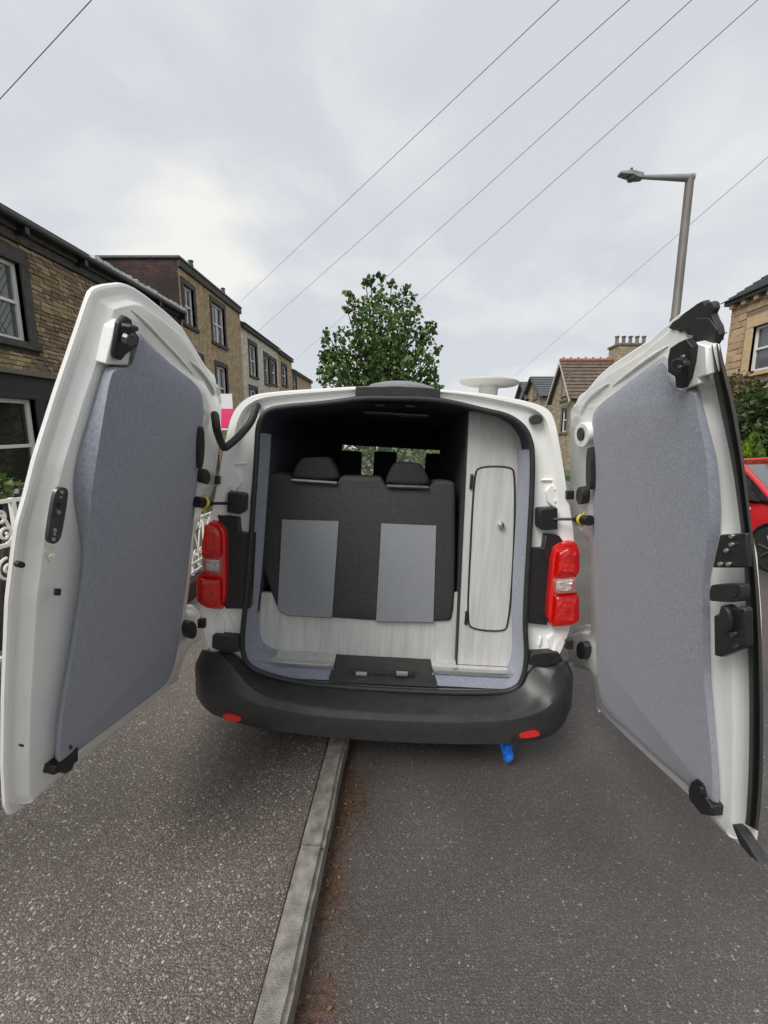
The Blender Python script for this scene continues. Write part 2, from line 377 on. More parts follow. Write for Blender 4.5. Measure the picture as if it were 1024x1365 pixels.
while y < 26:
    Ln = .915 if y < 8 else 1.83
    t = bmesh.new(); bmesh.ops.create_cube(t, size=1.0)
    for v in t.verts: v.co = (v.co.x * KW, v.co.y * (Ln - .007), v.co.z * .24)
    if y < 8: bmesh.ops.subdivide_edges(t, edges=[ed for ed in t.edges if abs(ed.verts[0].co.y - ed.verts[1].co.y) > .1], cuts=30)
    ed = [x for x in t.edges if all(v.co.z > .1 for v in x.verts) and abs(x.verts[0].co.x - x.verts[1].co.x) < .01]
    bmesh.ops.bevel(t, geom=ed, offset=.016, segments=3, affect='EDGES')
    for v in t.verts:
        if v.co.z > .05:
            q = mnoise.noise(Vector((v.co.x * 9, (y + v.co.y) * 7, i))) * .5 + mnoise.noise(Vector((v.co.x * 30, (y + v.co.y) * 26, i))) * .4
            v.co.z += .007 * q; v.co.x += .010 * q
    mb = MB(); mb.merge(t)
    o = mb.build('kerb_stone', 'kerb_concrete', kerb)
    o.location = (kx(y + Ln / 2) - KW / 2 + random.uniform(-.004, .004), y + Ln / 2, PAV + .004 - .12 + random.uniform(-.004, .002)); o.rotation_euler.z = ang + random.uniform(-.006, .006)
    y += Ln; i += 1
m = MB().box(6.95, 7.07, -12, 60, -.1, .11, .012); tag(m.build('far_kerb', 'kerb_concrete'), kind='structure')

# leaf litter and grit in the gutter
material('leaf_brown', (.13, .07, .035), .8, (.24, .14, .065), 30)
m = MB(); rnd = random.Random(3)
for i in range(80):
    y = rnd.choice((rnd.uniform(.75, 3.2), rnd.gauss(1.5, .18))); d = abs(rnd.gauss(0, .05)) + .006
    if rnd.random() < .25: d += rnd.uniform(0, .12)
    x = kx(y) + d; s = rnd.uniform(.003, .009); a = rnd.uniform(0, 6.3); z = .006 + rnd.random() * .004
    p = [Vector((x + s * k * math.cos(a + q), y + s * k * math.sin(a + q), z + rnd.uniform(0, .006))) for q, k in ((0, 1.3), (1.6, .6), (3.14, 1.1), (4.7, .6))]
    m.bm.faces.new([m.bm.verts.new(q) for q in p])
tag(m.build('leaf_litter', 'leaf_brown', smooth=0), 'small brown dead leaves and grit along the kerb foot', 'leaves', kind='stuff')

# ================================================================ houses
material('stone_surround', (.055, .053, .052), .9, (.09, .087, .084), 6, .5, 60)
material('sill_stone', (.12, .11, .095), .9, (.2, .185, .16), 6, .5, 60)
material('upvc', (.72, .73, .72), .4, (.76, .77, .76), 5)
material('slate', (.055, .058, .062), .7, (.095, .098, .10), 5, .4, 30)
material('slate_blue', (.10, .11, .125), .75, (.13, .14, .155), 5, .4, 30)
material('black_paint', (.011, .012, .016), .5, (.017, .018, .022), 4)
material('mortar_dark', (.05, .042, .032), .95, (.09, .076, .056), 9, .6, 80)
material('mortar_buff', (.22, .17, .11), .95, (.3, .24, .16), 9, .6, 80)
material('flashing_white', (.35, .36, .35), .6, (.8, .81, .8), 14)
material('net_curtain', (.30, .31, .30), .8, (.42, .43, .42), 25, stretch=(1, 4, .4))
glass_dark('window_glass', (.10, .11, .115), .05)
glass_dark('window_dark', (.025, .026, .026), .05)
material('window_net', (.07, .073, .075), .06, (.30, .31, .31), 1.6, spec=.8, stretch=(1, 3, .7), contrast=(.45, .6))
masonry('stone_tan', (.52, .40, .25), (.40, .30, .18), (.24, .18, .11), .30, .105, 'y')
masonry('stone_pale', (.64, .61, .53), (.56, .52, .45), (.48, .44, .37), .34, .13, 'y')
masonry('brick_sooty', (.13, .055, .042), (.055, .032, .03), (.045, .034, .033), .23, .078, 'x', stain=(.022, .017, .02))
masonry('stone_grey', (.40, .34, .23), (.28, .24, .16), (.2, .17, .12), .35, .15, 'y')
masonry('wall_brick', (.11, .05, .045), (.075, .037, .034), (.09, .07, .06), .23, .078, 'y', stain=(.06, .035, .033))
for i, (a, b) in enumerate((((.43, .33, .20), (.52, .41, .26)), ((.28, .20, .115), (.38, .28, .17)), ((.19, .145, .10), (.28, .22, .15)), ((.47, .35, .21), (.40, .30, .18)))):
    material('stone_block_%d' % i, a, .92, b, 9, .7, 45, bdist=.02)
for i, (a, b) in enumerate((((.50, .37, .22), (.58, .44, .27)), ((.40, .28, .165), (.5, .37, .22)), ((.45, .30, .2), (.55, .40, .26)))):
    material('stone_warm_%d' % i, a, .92, b, 7, .7, 40, bdist=.02)

class Facade:
    """a wall face in world axes: u runs along the wall, w out of it, z up"""
    def __init__(s, kind, at):
        s.kind, s.at = kind, at      # 'L' faces +X, 'R' faces -X, 'S' faces -Y
    def p(s, u, w, z):
        return Vector((s.at + w, u, z)) if s.kind == 'L' else Vector((s.at - w, u, z)) if s.kind == 'R' else Vector((u, s.at - w, z))
    def box(s, m, u0, u1, w0, w1, z0, z1, bevel=0.0):
        a, b = s.p(u0, w0, z0), s.p(u1, w1, z1)
        m.box(min(a.x, b.x), max(a.x, b.x), min(a.y, b.y), max(a.y, b.y), z0, z1, bevel); return m
    def wall(s, m, u0, u1, z0, z1, holes, depth=.2):
        us = sorted({u0, u1, *[h[0] for h in holes], *[h[1] for h in holes]}); zs = sorted({z0, z1, *[h[2] for h in holes], *[h[3] for h in holes]})
        us = [u for u in us if u0 <= u <= u1]; zs = [z for z in zs if z0 <= z <= z1]
        for a, b in zip(us, us[1:]):
            for c, d in zip(zs, zs[1:]):
                if any(h[0] <= a and b <= h[1] and h[2] <= c and d <= h[3] for h in holes): continue
                m.quad(s.p(a, 0, c), s.p(b, 0, c), s.p(b, 0, d), s.p(a, 0, d))
        for a, b, c, d in holes:
            for q in (((a, c), (b, c)), ((b, c), (b, d)), ((b, d), (a, d)), ((a, d), (a, c))):
                (x0, y0), (x1, y1) = q
                m.quad(s.p(x0, 0, y0), s.p(x1, 0, y1), s.p(x1, -depth, y1), s.p(x0, -depth, y0))
        bmesh.ops.remove_doubles(m.bm, verts=m.bm.verts, dist=.0005)
        return m
    def window(s, house, u0, u1, z0, z1, surround='stone_surround', jamb=.13, sash=True, glass='window_glass', mull=0, lattice=False, frame='upvc'):
        """stone surround, white frame, glazing bars and panes"""
        m = MB(); s.box(m, u0 - jamb, u1 + jamb, -.1, .045, z1, z1 + jamb * 1.35); s.box(m, u0 - jamb, u0, -.1, .038, z0, z1); s.box(m, u1, u1 + jamb, -.1, .038, z0, z1)
        sur = m.build('window_surround', surround, house, bevel=.008)
        m = MB(); s.box(m, u0 - jamb - .04, u1 + jamb + .04, -.1, .085, z0 - .13, z0); m.build('window_sill', surround, sur, bevel=.01)
        f = .075; m = MB()
        s.box(m, u0, u0 + f, -.15, -.075, z0, z1); s.box(m, u1 - f, u1, -.15, -.075, z0, z1)
        s.box(m, u0 + f, u1 - f, -.15, -.077, z0, z0 + f); s.box(m, u0 + f, u1 - f, -.15, -.077, z1 - f, z1)
        zm = (z0 + z1) / 2
        if sash: s.box(m, u0 + f, u1 - f, -.15, -.073, zm - .03, zm + .03)
        for k in range(mull):
            uc = u0 + (u1 - u0) * (k + 1) / (mull + 1); s.box(m, uc - .022, uc + .022, -.15, -.079, z0 + f, zm - .03); s.box(m, uc - .022, uc + .022, -.15, -.079, zm + .03, z1 - f)
        fr = m.build('window_frame', frame, house, bevel=.006)
        for (a, b) in ((z0 + f, zm - .03), (zm + .03, z1 - f)) if sash else ((z0 + f, z1 - f),):
            m = MB(); s.box(m, u0 + f, u1 - f, -.128, -.120, a, b); m.build('pane', glass, fr)
            if lattice:
                m = MB(); uw, zh = u1 - u0 - 2 * f, b - a
                k = -12
                while k < 14:
                    for sg in (1, -1):
                        c = k * .16; P0 = []
                        # diagonal lead came clipped to the pane
                        for q in range(41):
                            uu = uw * q / 40; zz = c + sg * uu * 1.5 if sg > 0 else c - uu * 1.5 + 0
                            if 0 <= zz <= zh: P0.append(s.p(u0 + f + uu, -.117, a + zz))
                        if len(P0) > 1: m.tube([P0[0], P0[-1]], .006, 4)
                    k += 1
                m.build('lead_came', 'slate', fr)
        # black block behind the glass, its colour standing in for the unlit interior
        m = MB(); s.box(m, u0 + .01, u1 - .01, -.9, -.6, z0, z1); m.build('dark_interior_block', 'black_paint', fr)
        return fr
    def stones(s, house, u0, u1, z0, z1, holes, mats, hc=(.085, .13), wr=(.16, .46), gap=.014, proud=.03, limit=300, key=None, seed=1):
        """coursed stone laid block by block over the mortar wall"""
        rn = random.Random(seed); items = []; z = z0
        while z < z1 - .03:
            h = min(rn.uniform(*hc), z1 - z); u = u0 - rn.uniform(0, .2)
            while u < u1:
                w = rn.uniform(*wr); spans = [(max(u, u0), min(u + w, u1))]
                for a, b, c, d in holes:
                    if z + h > c and z < d:
                        nx = []
                        for p, q in spans:
                            if q <= a or p >= b: nx.append((p, q)); continue
                            if p < a: nx.append((p, a))
                            if q > b: nx.append((b, q))
                        spans = nx
                for p, q in spans:
                    if q - p > .05: items.append((p + gap / 2, q - gap / 2, z + gap / 2, z + h - gap / 2, rn.uniform(.45, 1) * proud, rn.choice(mats), rn.randrange(6)))
                u += w
            z += h
        if key: items.sort(key=key)
        base = {}
        for mt in set(mats):
            for v in range(6):
                t = bmesh.new(); bmesh.ops.create_cube(t, size=1.0)
                rr = random.Random(hash(mt) % 1000 + v)
                for q in t.verts: q.co += Vector((rr.uniform(-.03, .03), rr.uniform(-.03, .03), rr.uniform(-.09, .09)))
                bmesh.ops.bevel(t, geom=list(t.edges), offset=.07, segments=1, affect='EDGES')
                me = bpy.data.meshes.new('stone'); t.to_mesh(me); t.free(); me.materials.append(MAT[mt]); base[mt, v] = me
        rest = {}
        for n, (a, b, c, d, w, mt, v) in enumerate(items):
            A, B = s.p(a, -.03, c), s.p(b, w, d)
            if n < limit:
                o = bpy.data.objects.new('stone', base[mt, v]); C.objects.link(o); o.parent = house
                o.matrix_parent_inverse = house.matrix_basis.inverted()
                o.location = (A + B) / 2; o.scale = (abs(B.x - A.x), abs(B.y - A.y), abs(B.z - A.z))
            else:
                mb = rest.setdefault(mt, MB()); mb.box(min(A.x, B.x), max(A.x, B.x), min(A.y, B.y), max(A.y, B.y), A.z, B.z)
        for mt, mb in rest.items():
            tag(mb.build('stonework', mt, house), kind='stuff')

def roof_courses(m, p_eave0, p_eave1, p_ridge0, p_ridge1, n, lift=.02, thick=.03):
    """a roof slope as overlapping slate courses, each a thin stepped strip"""
    a0, a1, b0, b1 = map(Vector, (p_eave0, p_eave1, p_ridge0, p_ridge1))
    nrm = (a1 - a0).cross(b0 - a0).normalized()
    if nrm.z < 0: nrm = -nrm
    for i in range(n):
        f0, f1 = i / n, (i + 1) / n + .25 / n
        q = [a0.lerp(b0, f0) + nrm * (lift + thick), a1.lerp(b1, f0) + nrm * (lift + thick), a1.lerp(b1, min(f1, 1)) + nrm * lift * .6, a0.lerp(b0, min(f1, 1)) + nrm * lift * .6]
        m.loops([q, [p - nrm * thick for p in q]], True, True, True)

XL = -7.0
FL = Facade('L', XL)
SLOPE = .052          # the terrace climbs with the street
def V2(px, py, X=XL):
    p = onX(px, py, X); return p.y, p.z
def U(px, py, X=XL):
    p = onX(px, py, X); return p.y, p.z - SLOPE * (p.y - 8.1)
# ---- house 1: sooty coursed-stone cottage with black bay, left
h1 = tag(empty('terraced_house', (XL, 9, .12)), 'low stone terraced house with black painted bay and lattice window behind railings', 'house', 'terraced houses on the pavement side')
h1.location = (0, 0, 0)
H1E = 5.82; H1Y0, H1Y1 = 1.5, 14.6
w1r = U(31, 400)[0]; win1 = (w1r - 1.75, w1r, U(37, 457)[1], U(23, 351)[1]); win1b = (2.6, 4.3, win1[2], win1[3])
holes1 = [win1, win1b]
m = MB(); FL.wall(m, H1Y0, H1Y1, -1, H1E, holes1); m.build('wall', 'mortar_dark', h1)
blk = [(a - .2, b + .2, c - .15, d + .25) for a, b, c, d in holes1]
FL.stones(h1, H1Y0, H1Y1, 3.05, H1E - .32, blk, ['stone_block_0', 'stone_block_1', 'stone_block_1', 'stone_block_2', 'stone_block_2', 'stone_block_3'], hc=(.07, .105), wr=(.12, .34), key=lambda i: (i[0] < 7.2) * 100 + abs(i[0] - 9) + (i[2] < 3.4) * 1.0)
FL.window(h1, *win1, jamb=.2, lattice=True, glass='window_glass'); FL.window(h1, *win1b, jamb=.2, lattice=True)
m = MB(); FL.box(m, H1Y0, H1Y1, -.1, .07, H1E - .32, H1E - .16); FL.box(m, H1Y0, H1Y1, -.1, .14, H1E - .15, H1E + .02)
m.build('eaves_cornice', 'stone_surround', h1, bevel=.01)
m = MB(); m.tube([FL.p(H1Y0, .26, H1E), FL.p(H1Y1, .26, H1E)], .075, 10); m.build('gutter', 'black_paint', h1)
for k in range(9):
    u = H1Y0 + .6 + k * 1.55; m = MB(); FL.box(m, u, u + .1, .0, .3, H1E - .2, H1E - .07); m.build('gutter_bracket', 'black_paint', h1, bevel=.008)
m = MB(); roof_courses(m, (XL + .22, H1Y0, H1E + .04), (XL + .22, H1Y1, H1E + .04), (XL - 3.4, H1Y0, H1E + 2.15), (XL - 3.4, H1Y1, H1E + 2.15), 15)
rf = m.build('roof', 'slate', h1, smooth=0)
m = MB(); m.box(XL - 3.6, XL + .1, H1Y0, H1Y1, H1E - .02, H1E + .03); m.build('soffit', 'black_paint', h1)
m = MB()
for k in range(46):
    u = 10.2 + k * (14.6 - 10.2) / 46
    m.box(XL + .17, XL + .30, u, u + .092, H1E + .05 + random.uniform(0, .02), H1E + .135 + random.uniform(0, .04))
m.build('eaves_flashing', 'flashing_white', h1, bevel=.01)
m = MB(); m.tube([FL.p(H1Y1 - .08, .2, H1E - .05), FL.p(H1Y1 - .08, .1, H1E - .4), FL.p(H1Y1 - .08, .1, .2)], .04, 8); m.build('downpipe', 'black_paint', h1)
# black bay window on the ground floor
FB = Facade('L', XL + .75)
m = MB(); bw_holes = [(6.05, 7.45, .95, 2.55), (7.85, 8.55, .95, 2.5)]
FB.wall(m, 5.6, 9.0, .1, 2.95, bw_holes); m.quad(FB.p(9.0, 0, .1), FB.p(9.0, 0, 2.95), FL.p(9.5, 0, 2.95), FL.p(9.5, 0, .1)); m.quad(FB.p(5.6, 0, .1), FB.p(5.6, 0, 2.95), FL.p(5.1, 0, 2.95), FL.p(5.1, 0, .1))
m.build('bay', 'black_paint', h1)
m = MB(); m.loops([[FB.p(5.5, .1, 2.95), FB.p(9.05, .1, 2.95), FL.p(9.62, .0, 2.95), FL.p(5.0, 0, 2.95)], [FB.p(5.5, .1, 3.03), FB.p(9.05, .1, 3.03), FL.p(9.62, .0, 3.06), FL.p(5.0, 0, 3.06)]], True, True, True); m.build('bay_roof', 'sill_stone', h1)
for a, b, c, d in bw_holes: FB.window(h1, a, b, c, d, 'black_paint', .06, glass='window_dark')
m = MB(); FL.box(m, 9.5, 14.6, -.02, .025, .1, 3.0); m.build('painted_ground_floor', 'black_paint', h1)

# ---- house 2: three storeys, tan stone front, sooty brick end wall
h2 = tag(empty('terraced_house', (0, 0, 0)), 'tall tan stone terraced house with sooty brick end wall', 'house', 'terraced houses on the pavement side')
H2Y0, H2Y1, H2E = 14.85, 20.9, 7.62
wins2 = [(*sorted((V2(240, 400)[0], V2(258, 400)[0])), 0, 0), (*sorted((V2(283, 430)[0], V2(299, 430)[0])), 0, 0), (*sorted((V2(290, 520)[0], V2(303, 520)[0])), 0, 0)]
w2 = [(max(wins2[0][0], 15.15), wins2[0][1], U(249, 432)[1], U(249, 382)[1]), (wins2[1][0], wins2[1][1], U(291, 458)[1], U(291, 408)[1]), (wins2[2][0], wins2[2][1], U(297, 545)[1], U(297, 490)[1]), (15.3, 16.3, 3.0, 4.6), (15.2, 16.6, .6, 2.1), (18.6, 19.6, .2, 2.1)]
m = MB(); FL.wall(m, H2Y0, H2Y1, -1.5, H2E, w2); m.build('wall', 'stone_tan', h2)
for i, w in enumerate(w2): FL.window(h2, *w, jamb=.15, mull=1 if i < 2 else 0, glass='window_net')
m = MB(); m.quad((XL, H2Y0, -1), (XL, H2Y0, H2E + .02), (XL - 4.4, H2Y0, H2E + .02), (XL - 4.4, H2Y0, -1)); m.build('end_wall', 'brick_sooty', h2)
m = MB(); m.box(XL - 4.5, XL + .12, H2Y0 - .06, H2Y1 + .02, H2E + .02, H2E + .1); m.build('parapet_coping', 'slate', h2, bevel=.01)
m = MB(); FL.box(m, H2Y0, H2Y1, .0, .1, H2E - .22, H2E - .01); m.build('eaves_cornice', 'stone_surround', h2)
for u in (15.9, 18.9):
    m = MB(); m.cyl((XL + .0, u, H2E + .13), (XL + .0, u, H2E + .3), .09, .07, 10); m.cyl((XL, u, H2E + .3), (XL, u, H2E + .34), .1, .09, 10); m.build('vent_cowl', 'slate', h2)
# ---- house 3 pale, then a tan one
def row_house(label, y0, y1, ev, wall, wins, roofmat='slate'):
    h = tag(empty('terraced_house'), label, 'house', 'terraced houses on the pavement side')
    m = MB(); FL.wall(m, y0, y1, -2.5, ev, wins); m.build('wall', wall, h)
    m = MB(); m.quad((XL, y0, -2.5), (XL, y0, ev), (XL - 4.5, y0, ev), (XL - 4.5, y0, -2.5)); m.build('side_wall', wall, h)
    for w in wins: FL.window(h, *w, jamb=.17, glass='window_net')
    m = MB(); FL.box(m, y0, y1, 0, .17, ev - .16, ev - .02); m.build('gutter', 'stone_surround', h)
    m = MB(); roof_courses(m, (XL + .22, y0 + .02, ev), (XL + .22, y1, ev), (XL - 3.5, y0 + .02, ev + 1.5), (XL - 3.5, y1, ev + 1.5), 14); m.build('roof', roofmat, h, smooth=0)
    return h
def uw(a, b, top, bot):
    y0_, y1_ = U(a, (top + bot) / 2)[0], U(b, (top + bot) / 2)[0]; c = (a + b) / 2
    return (y0_, y1_, U(c, bot)[1], U(c, top)[1])
yb = U(371, 480)[0]; yc_ = U(389, 490)[0]; ye_ = U(415, 510)[0]
row_house('cream painted terraced house with dark window surrounds', 20.92, yb, 7.0, 'stone_pale', [uw(333, 342, 461, 501), uw(353, 359, 476, 511), uw(362, 368, 482, 512), uw(334, 343, 520, 560)])
row_house('plain tan stone terraced house past the cream painted one', yb + .02, yc_, 6.95, 'stone_tan', [uw(376, 382, 489, 513)])
row_house('narrow tan stone house at the far end of the terrace', yc_ + .02, ye_, 6.25, 'stone_tan', [uw(391, 395, 504, 520)])
for o in [o for o in S.objects if o.type == 'MESH' and o.parent and o.parent.name.startswith('terraced_house') or (o.parent and o.parent.parent and o.parent.parent.name.startswith('terraced_house'))]:
    if o.name.split('.')[0] == 'stone': o.location.z += SLOPE * (o.location.y - 8.1)
    elif not o.data.get('climbs'):
        o.data['climbs'] = 1
        for v in o.data.vertices: v.co.z += SLOPE * (v.co.y - 8.1)

# ---- garden wall, gate and railings along the pavement
material('iron_white', (.66, .66, .62), .5, (.74, .74, .70), 12, .1, 80)
GX = -2.12
gw = tag(MB().box(GX - .12, GX + .1, 2.66, 9.6, .05, .27, .012).build('garden_wall', 'wall_brick'), 'low dark red brick garden wall under short white railings', 'wall')
m = MB().box(GX - .13, GX + .11, -1.5, 2.62, .05, .46, .015)
tag(m.build('garden_wall', 'wall_brick'), 'higher dark red brick garden wall under tall scrolled white railings', 'wall')
def spiral(cx, cz, r, turns, a0, sgn):
    return [Vector((GX, cx + sgn * r * (1 - .8 * k / 24) * math.cos(a0 + turns * 6.283 * k / 24), cz + r * (1 - .8 * k / 24) * math.sin(a0 + turns * 6.283 * k / 24))) for k in range(25)]
def railing(label, y0, y1, z0, z1, cell, tall):
    r = tag(empty('railing', (0, 0, 0)), label, 'railing', 'white iron railings')
    for z in ((z0 + .015, z1 - .015, z1 - .26) if tall else (z0 + .015, z1 - .015, z0 + .11)):
        m = MB(); m.box(GX - .011, GX + .011, y0, y1, z - .011, z + .011); m.build('rail', 'iron_white', r, bevel=.003)
    n = max(1, round((y1 - y0) / cell)); c = (y1 - y0) / n
    for i in range(n + 1):
        y = y0 + i * c; m = MB(); m.box(GX - .013, GX + .013, y - .013, y + .013, z0 - .1, z1); m.build('upright', 'iron_white', r, bevel=.003)
    for i in range(n):
        yc = y0 + (i + .5) * c
        sp = []
        if tall:
            for sg in (1, -1):
                sp += [(spiral(yc + sg * c * .22, z1 - .09, .055, 1.4, 1.57, sg)), (spiral(yc + sg * c * .28, z1 - .20, .05, 1.4, -1.57, sg)), spiral(yc + sg * c * .24, z1 - .40, .07, 1.4, 1.57, sg), spiral(yc + sg * c * .24, z1 - .60, .07, 1.4, -1.57, sg)]
            sp.append([Vector((GX, yc + c * .42 * math.cos(a), z1 - .25 + .2 * math.sin(a))) for a in [k * math.pi / 14 for k in range(15)]])
        else:
            for sg in (1, -1):
                sp += [spiral(yc + sg * c * .2, z1 - .10, .06, 1.4, 1.57, sg), spiral(yc + sg * c * .2, z0 + .2, .06, 1.4, -1.57, sg)]
                sp.append([Vector((GX, yc + sg * c * .42 * (k / 14) ** 2, z0 + .13 + (z1 - z0 - .16) * k / 14)) for k in range(15)])
            sp.append(spiral(yc, z0 + .06, .04, 1.2, 0, 1))
        for q in sp:
            m = MB(); m.tube(q, .008, 6); m.build('scroll', 'iron_white', r)
railing('tall white wrought iron railing with double scrolls on the higher brick wall', -.2, 2.6, .5, 1.39, .31, True)
railing('short white wrought iron railing with scrolls on the low brick wall', 2.75, 5.3, .29, .90, .30, False)

# ================================================================ the van
VAN = empty('van', (0, 1.95, .05), (0, RAD(3.2), 0))
tag(VAN, 'white camper van parked half on the pavement with both rear doors open', 'van')
VM = Matrix.Translation((0, 1.95, .05)) @ Matrix.Rotation(RAD(3.2), 4, 'Y')
VI = VM.inverted()
VE = VI @ EYE
def vray(px, py): return VI.to_3x3() @ ray(px, py)
def vy(px, py, y):
    r = vray(px, py); return VE + r * ((y - VE.y) / r.y)
def vz(px, py, z):
    r = vray(px, py); return VE + r * ((z - VE.z) / r.z)
def vpl(px, py, n, d):
    r = vray(px, py); n = Vector(n); return VE + r * ((d - n.dot(VE)) / n.dot(r))
def vys(pts, y): return [vy(a, b, y) for a, b in pts]

AP = [(530, 529), (575, 530), (610, 536), (645, 545), (674, 551), (692, 561), (703, 573), (709, 588), (711.5, 605), (711, 650), (707, 720), (703.5, 775), (701, 832),
      (704, 872), (699, 905), (687, 920), (660, 924), (600, 924), (504, 920), (440, 915), (398, 911), (345, 897), (328, 885), (322, 868), (322, 840), (329, 780),
      (333, 722), (337, 660), (341, 600), (342, 572), (347, 556), (358, 544), (383, 540), (420, 537), (455, 533), (480, 529)]
OUT = [(530, 514), (600, 519), (650, 524), (690, 531), (718, 538), (733, 545), (741, 556), (747, 585), (752, 615), (758, 655), (764, 690), (768, 720), (768, 780),
       (764, 832), (755, 858), (742, 884), (715, 930), (630, 935), (520, 935), (410, 925), (325, 920), (290, 888), (276, 862), (268, 838), (264, 800), (268, 750),
       (276, 705), (284, 665), (292, 620), (300, 580), (306, 555), (316, 538), (335, 525), (380, 520), (430, 517), (480, 514)]
ap = vys(AP, 0); out = vys(OUT, 0)
ap_s = chaikin(ap, 2)
def inset(loop, d, y=None):
    """shrink a roughly x-z loop by d"""
    n = len(loop); c = sum((Vector(p) for p in loop), Vector()) / n; res = []
    for i in range(n):
        a, b = Vector(loop[i - 1]), Vector(loop[(i + 1) % n]); t = (b - a).normalized(); nr = Vector((t.z, 0, -t.x))
        if nr.dot(c - loop[i]) < 0: nr = -nr
        q = Vector(loop[i]) + nr * d
        if y is not None: q.y = y
        res.append(q)
    return res
# rear frame: door jamb between the aperture and the body corner, stepped
o2 = chaikin(out, 2)
mid1 = [a.lerp(b, .30) for a, b in zip(o2, ap_s)]; mid2 = [a.lerp(b, .42) for a, b in zip(o2, ap_s)]
m = MB()
m.loops([[Vector((p.x, .10, p.z)) for p in o2], [p + Vector((0, .015, 0)) for p in o2], inset(o2, .008, 0.0), [Vector((p.x, .0, p.z)) for p in mid1], [Vector((p.x, .028, p.z)) for p in mid2],
         [Vector((p.x, .028, p.z)) for p in [a.lerp(b, .93) for a, b in zip(o2, ap_s)]], [Vector((p.x, .012, p.z)) for p in ap_s], [Vector((p.x, .07, p.z)) for p in inset(ap_s, .004)]])
m.build('rear_frame', 'paint_white', VAN, smooth=50)
# body shell running forward to bonnet: (y, half-width factor, roof drop)
zb = .34
def section(y, fx, ztop, lean=1.0):
    res = []
    for p in o2:
        z = p.z
        if z > 1.0: z = 1.0 + (z - 1.0) * (ztop - 1.0) / .9
        z = max(z, zb) if y < 5 else z
        res.append(Vector((p.x * fx, y, z)))
    return res
m = MB(); secs = [section(.10, 1.0, 1.9), section(.35, 1.012, 1.91), section(1.6, 1.02, 1.93), section(3.0, 1.0, 1.9)]
m.loops(secs); m.build('body_shell', 'paint_white', VAN, smooth=50)
# cab: pillars, bonnet and nose, with the windscreen left open for its glass
m = MB()
nose = [section(3.0, 1.0, 1.9), section(3.25, .985, 1.88)]
m.loops(nose)
W = .90
m.loops([[(-W, 3.25, zb), (-W, 3.25, 1.12), (-.70, 3.25, 1.15), (.70, 3.25, 1.15), (W, 3.25, 1.12), (W, 3.25, zb)],
         [(-W, 4.05, zb), (-W, 4.05, 1.10), (-.72, 4.05, 1.16), (.72, 4.05, 1.16), (W, 4.05, 1.10), (W, 4.05, zb)],
         [(-.88, 4.6, .32), (-.86, 4.6, .92), (-.70, 4.6, 1.0), (.70, 4.6, 1.0), (.86, 4.6, .92), (.88, 4.6, .32)],
         [(-.76, 4.88, .32), (-.76, 4.86, .7), (-.62, 4.84, .82), (.62, 4.84, .82), (.76, 4.86, .7), (.76, 4.88, .32)]], False)
m.quad((-.76, 4.88, .32), (-.76, 4.86, .7), (.76, 4.86, .7), (.76, 4.88, .32)); m.quad((-.76, 4.86, .7), (-.62, 4.84, .82), (.62, 4.84, .82), (.76, 4.86, .7))
for sg in (-1, 1):
    m.tube([(sg * .74, 3.22, 1.80), (sg * .80, 3.65, 1.5), (sg * .86, 4.08, 1.14)], .045, 8)
m.build('cab_shell', 'paint_white', VAN, smooth=40)
m = MB(); m.loops([[(-.70, 3.25, 1.83), (.70, 3.25, 1.83)], [(-.78, 3.66, 1.5), (.78, 3.66, 1.5)], [(-.84, 4.06, 1.16), (.84, 4.06, 1.16)]], False); m.build('windscreen', 'windscreen_glass', VAN)
for sg in (-1, 1):
    m = MB(); m.loops([[(sg * .845, 2.35, 1.7), (sg * .845, 3.24, 1.66), (sg * .88, 3.85, 1.2), (sg * .93, 2.35, 1.16)], [(sg * .855, 2.35, 1.7), (sg * .855, 3.24, 1.66), (sg * .89, 3.85, 1.2), (sg * .94, 2.35, 1.16)]], True, True, True)
    m.build('side_window', 'tinted_glass', VAN)
    m = MB(); m.box(sg * 1.0 - .12, sg * 1.0 + .12, 3.4, 3.52, 1.1, 1.38, .03); m.build('wing_mirror', 'black_plastic', VAN)
# interior: dark head lining and side walls, open to the rear
il = inset(ap_s, .022)
top_i = [i for i, p in enumerate(il) if True]
def tunnel(name, mat, y0, y1, d0, d1, test):
    m = MB(); A = inset(ap_s, d0, y0); B = inset(ap_s, d1, y1); n = len(A)
    for k in range(n):
        q = (k + 1) % n
        if test(A[k]) and test(A[q]): m.quad(A[k], A[q], B[q], B[k])
    bmesh.ops.remove_doubles(m.bm, verts=m.bm.verts, dist=.0005)
    return m.build(name, mat, VAN, smooth=60)
sid = tunnel('side_lining', 'carpet', .02, .13, .004, .034, lambda p: p.z < 1.66)
tunnel('sill_lining', 'carpet', .1305, .40, .0345, .03, lambda p: p.z < .72)
tunnel('head_lining', 'dark_lining', .02, 2.75, .004, .02, lambda p: p.z > 1.60)
tunnel('side_trim', 'dark_lining', .135, 2.75, .030, .0, lambda p: p.z < 1.64)
fz = min(p.z for p in il)
m = MB(); m.box(-.74, .74, .03, 3.2, fz - .04, fz + .01); m.build('floor', 'dark_lining', VAN)
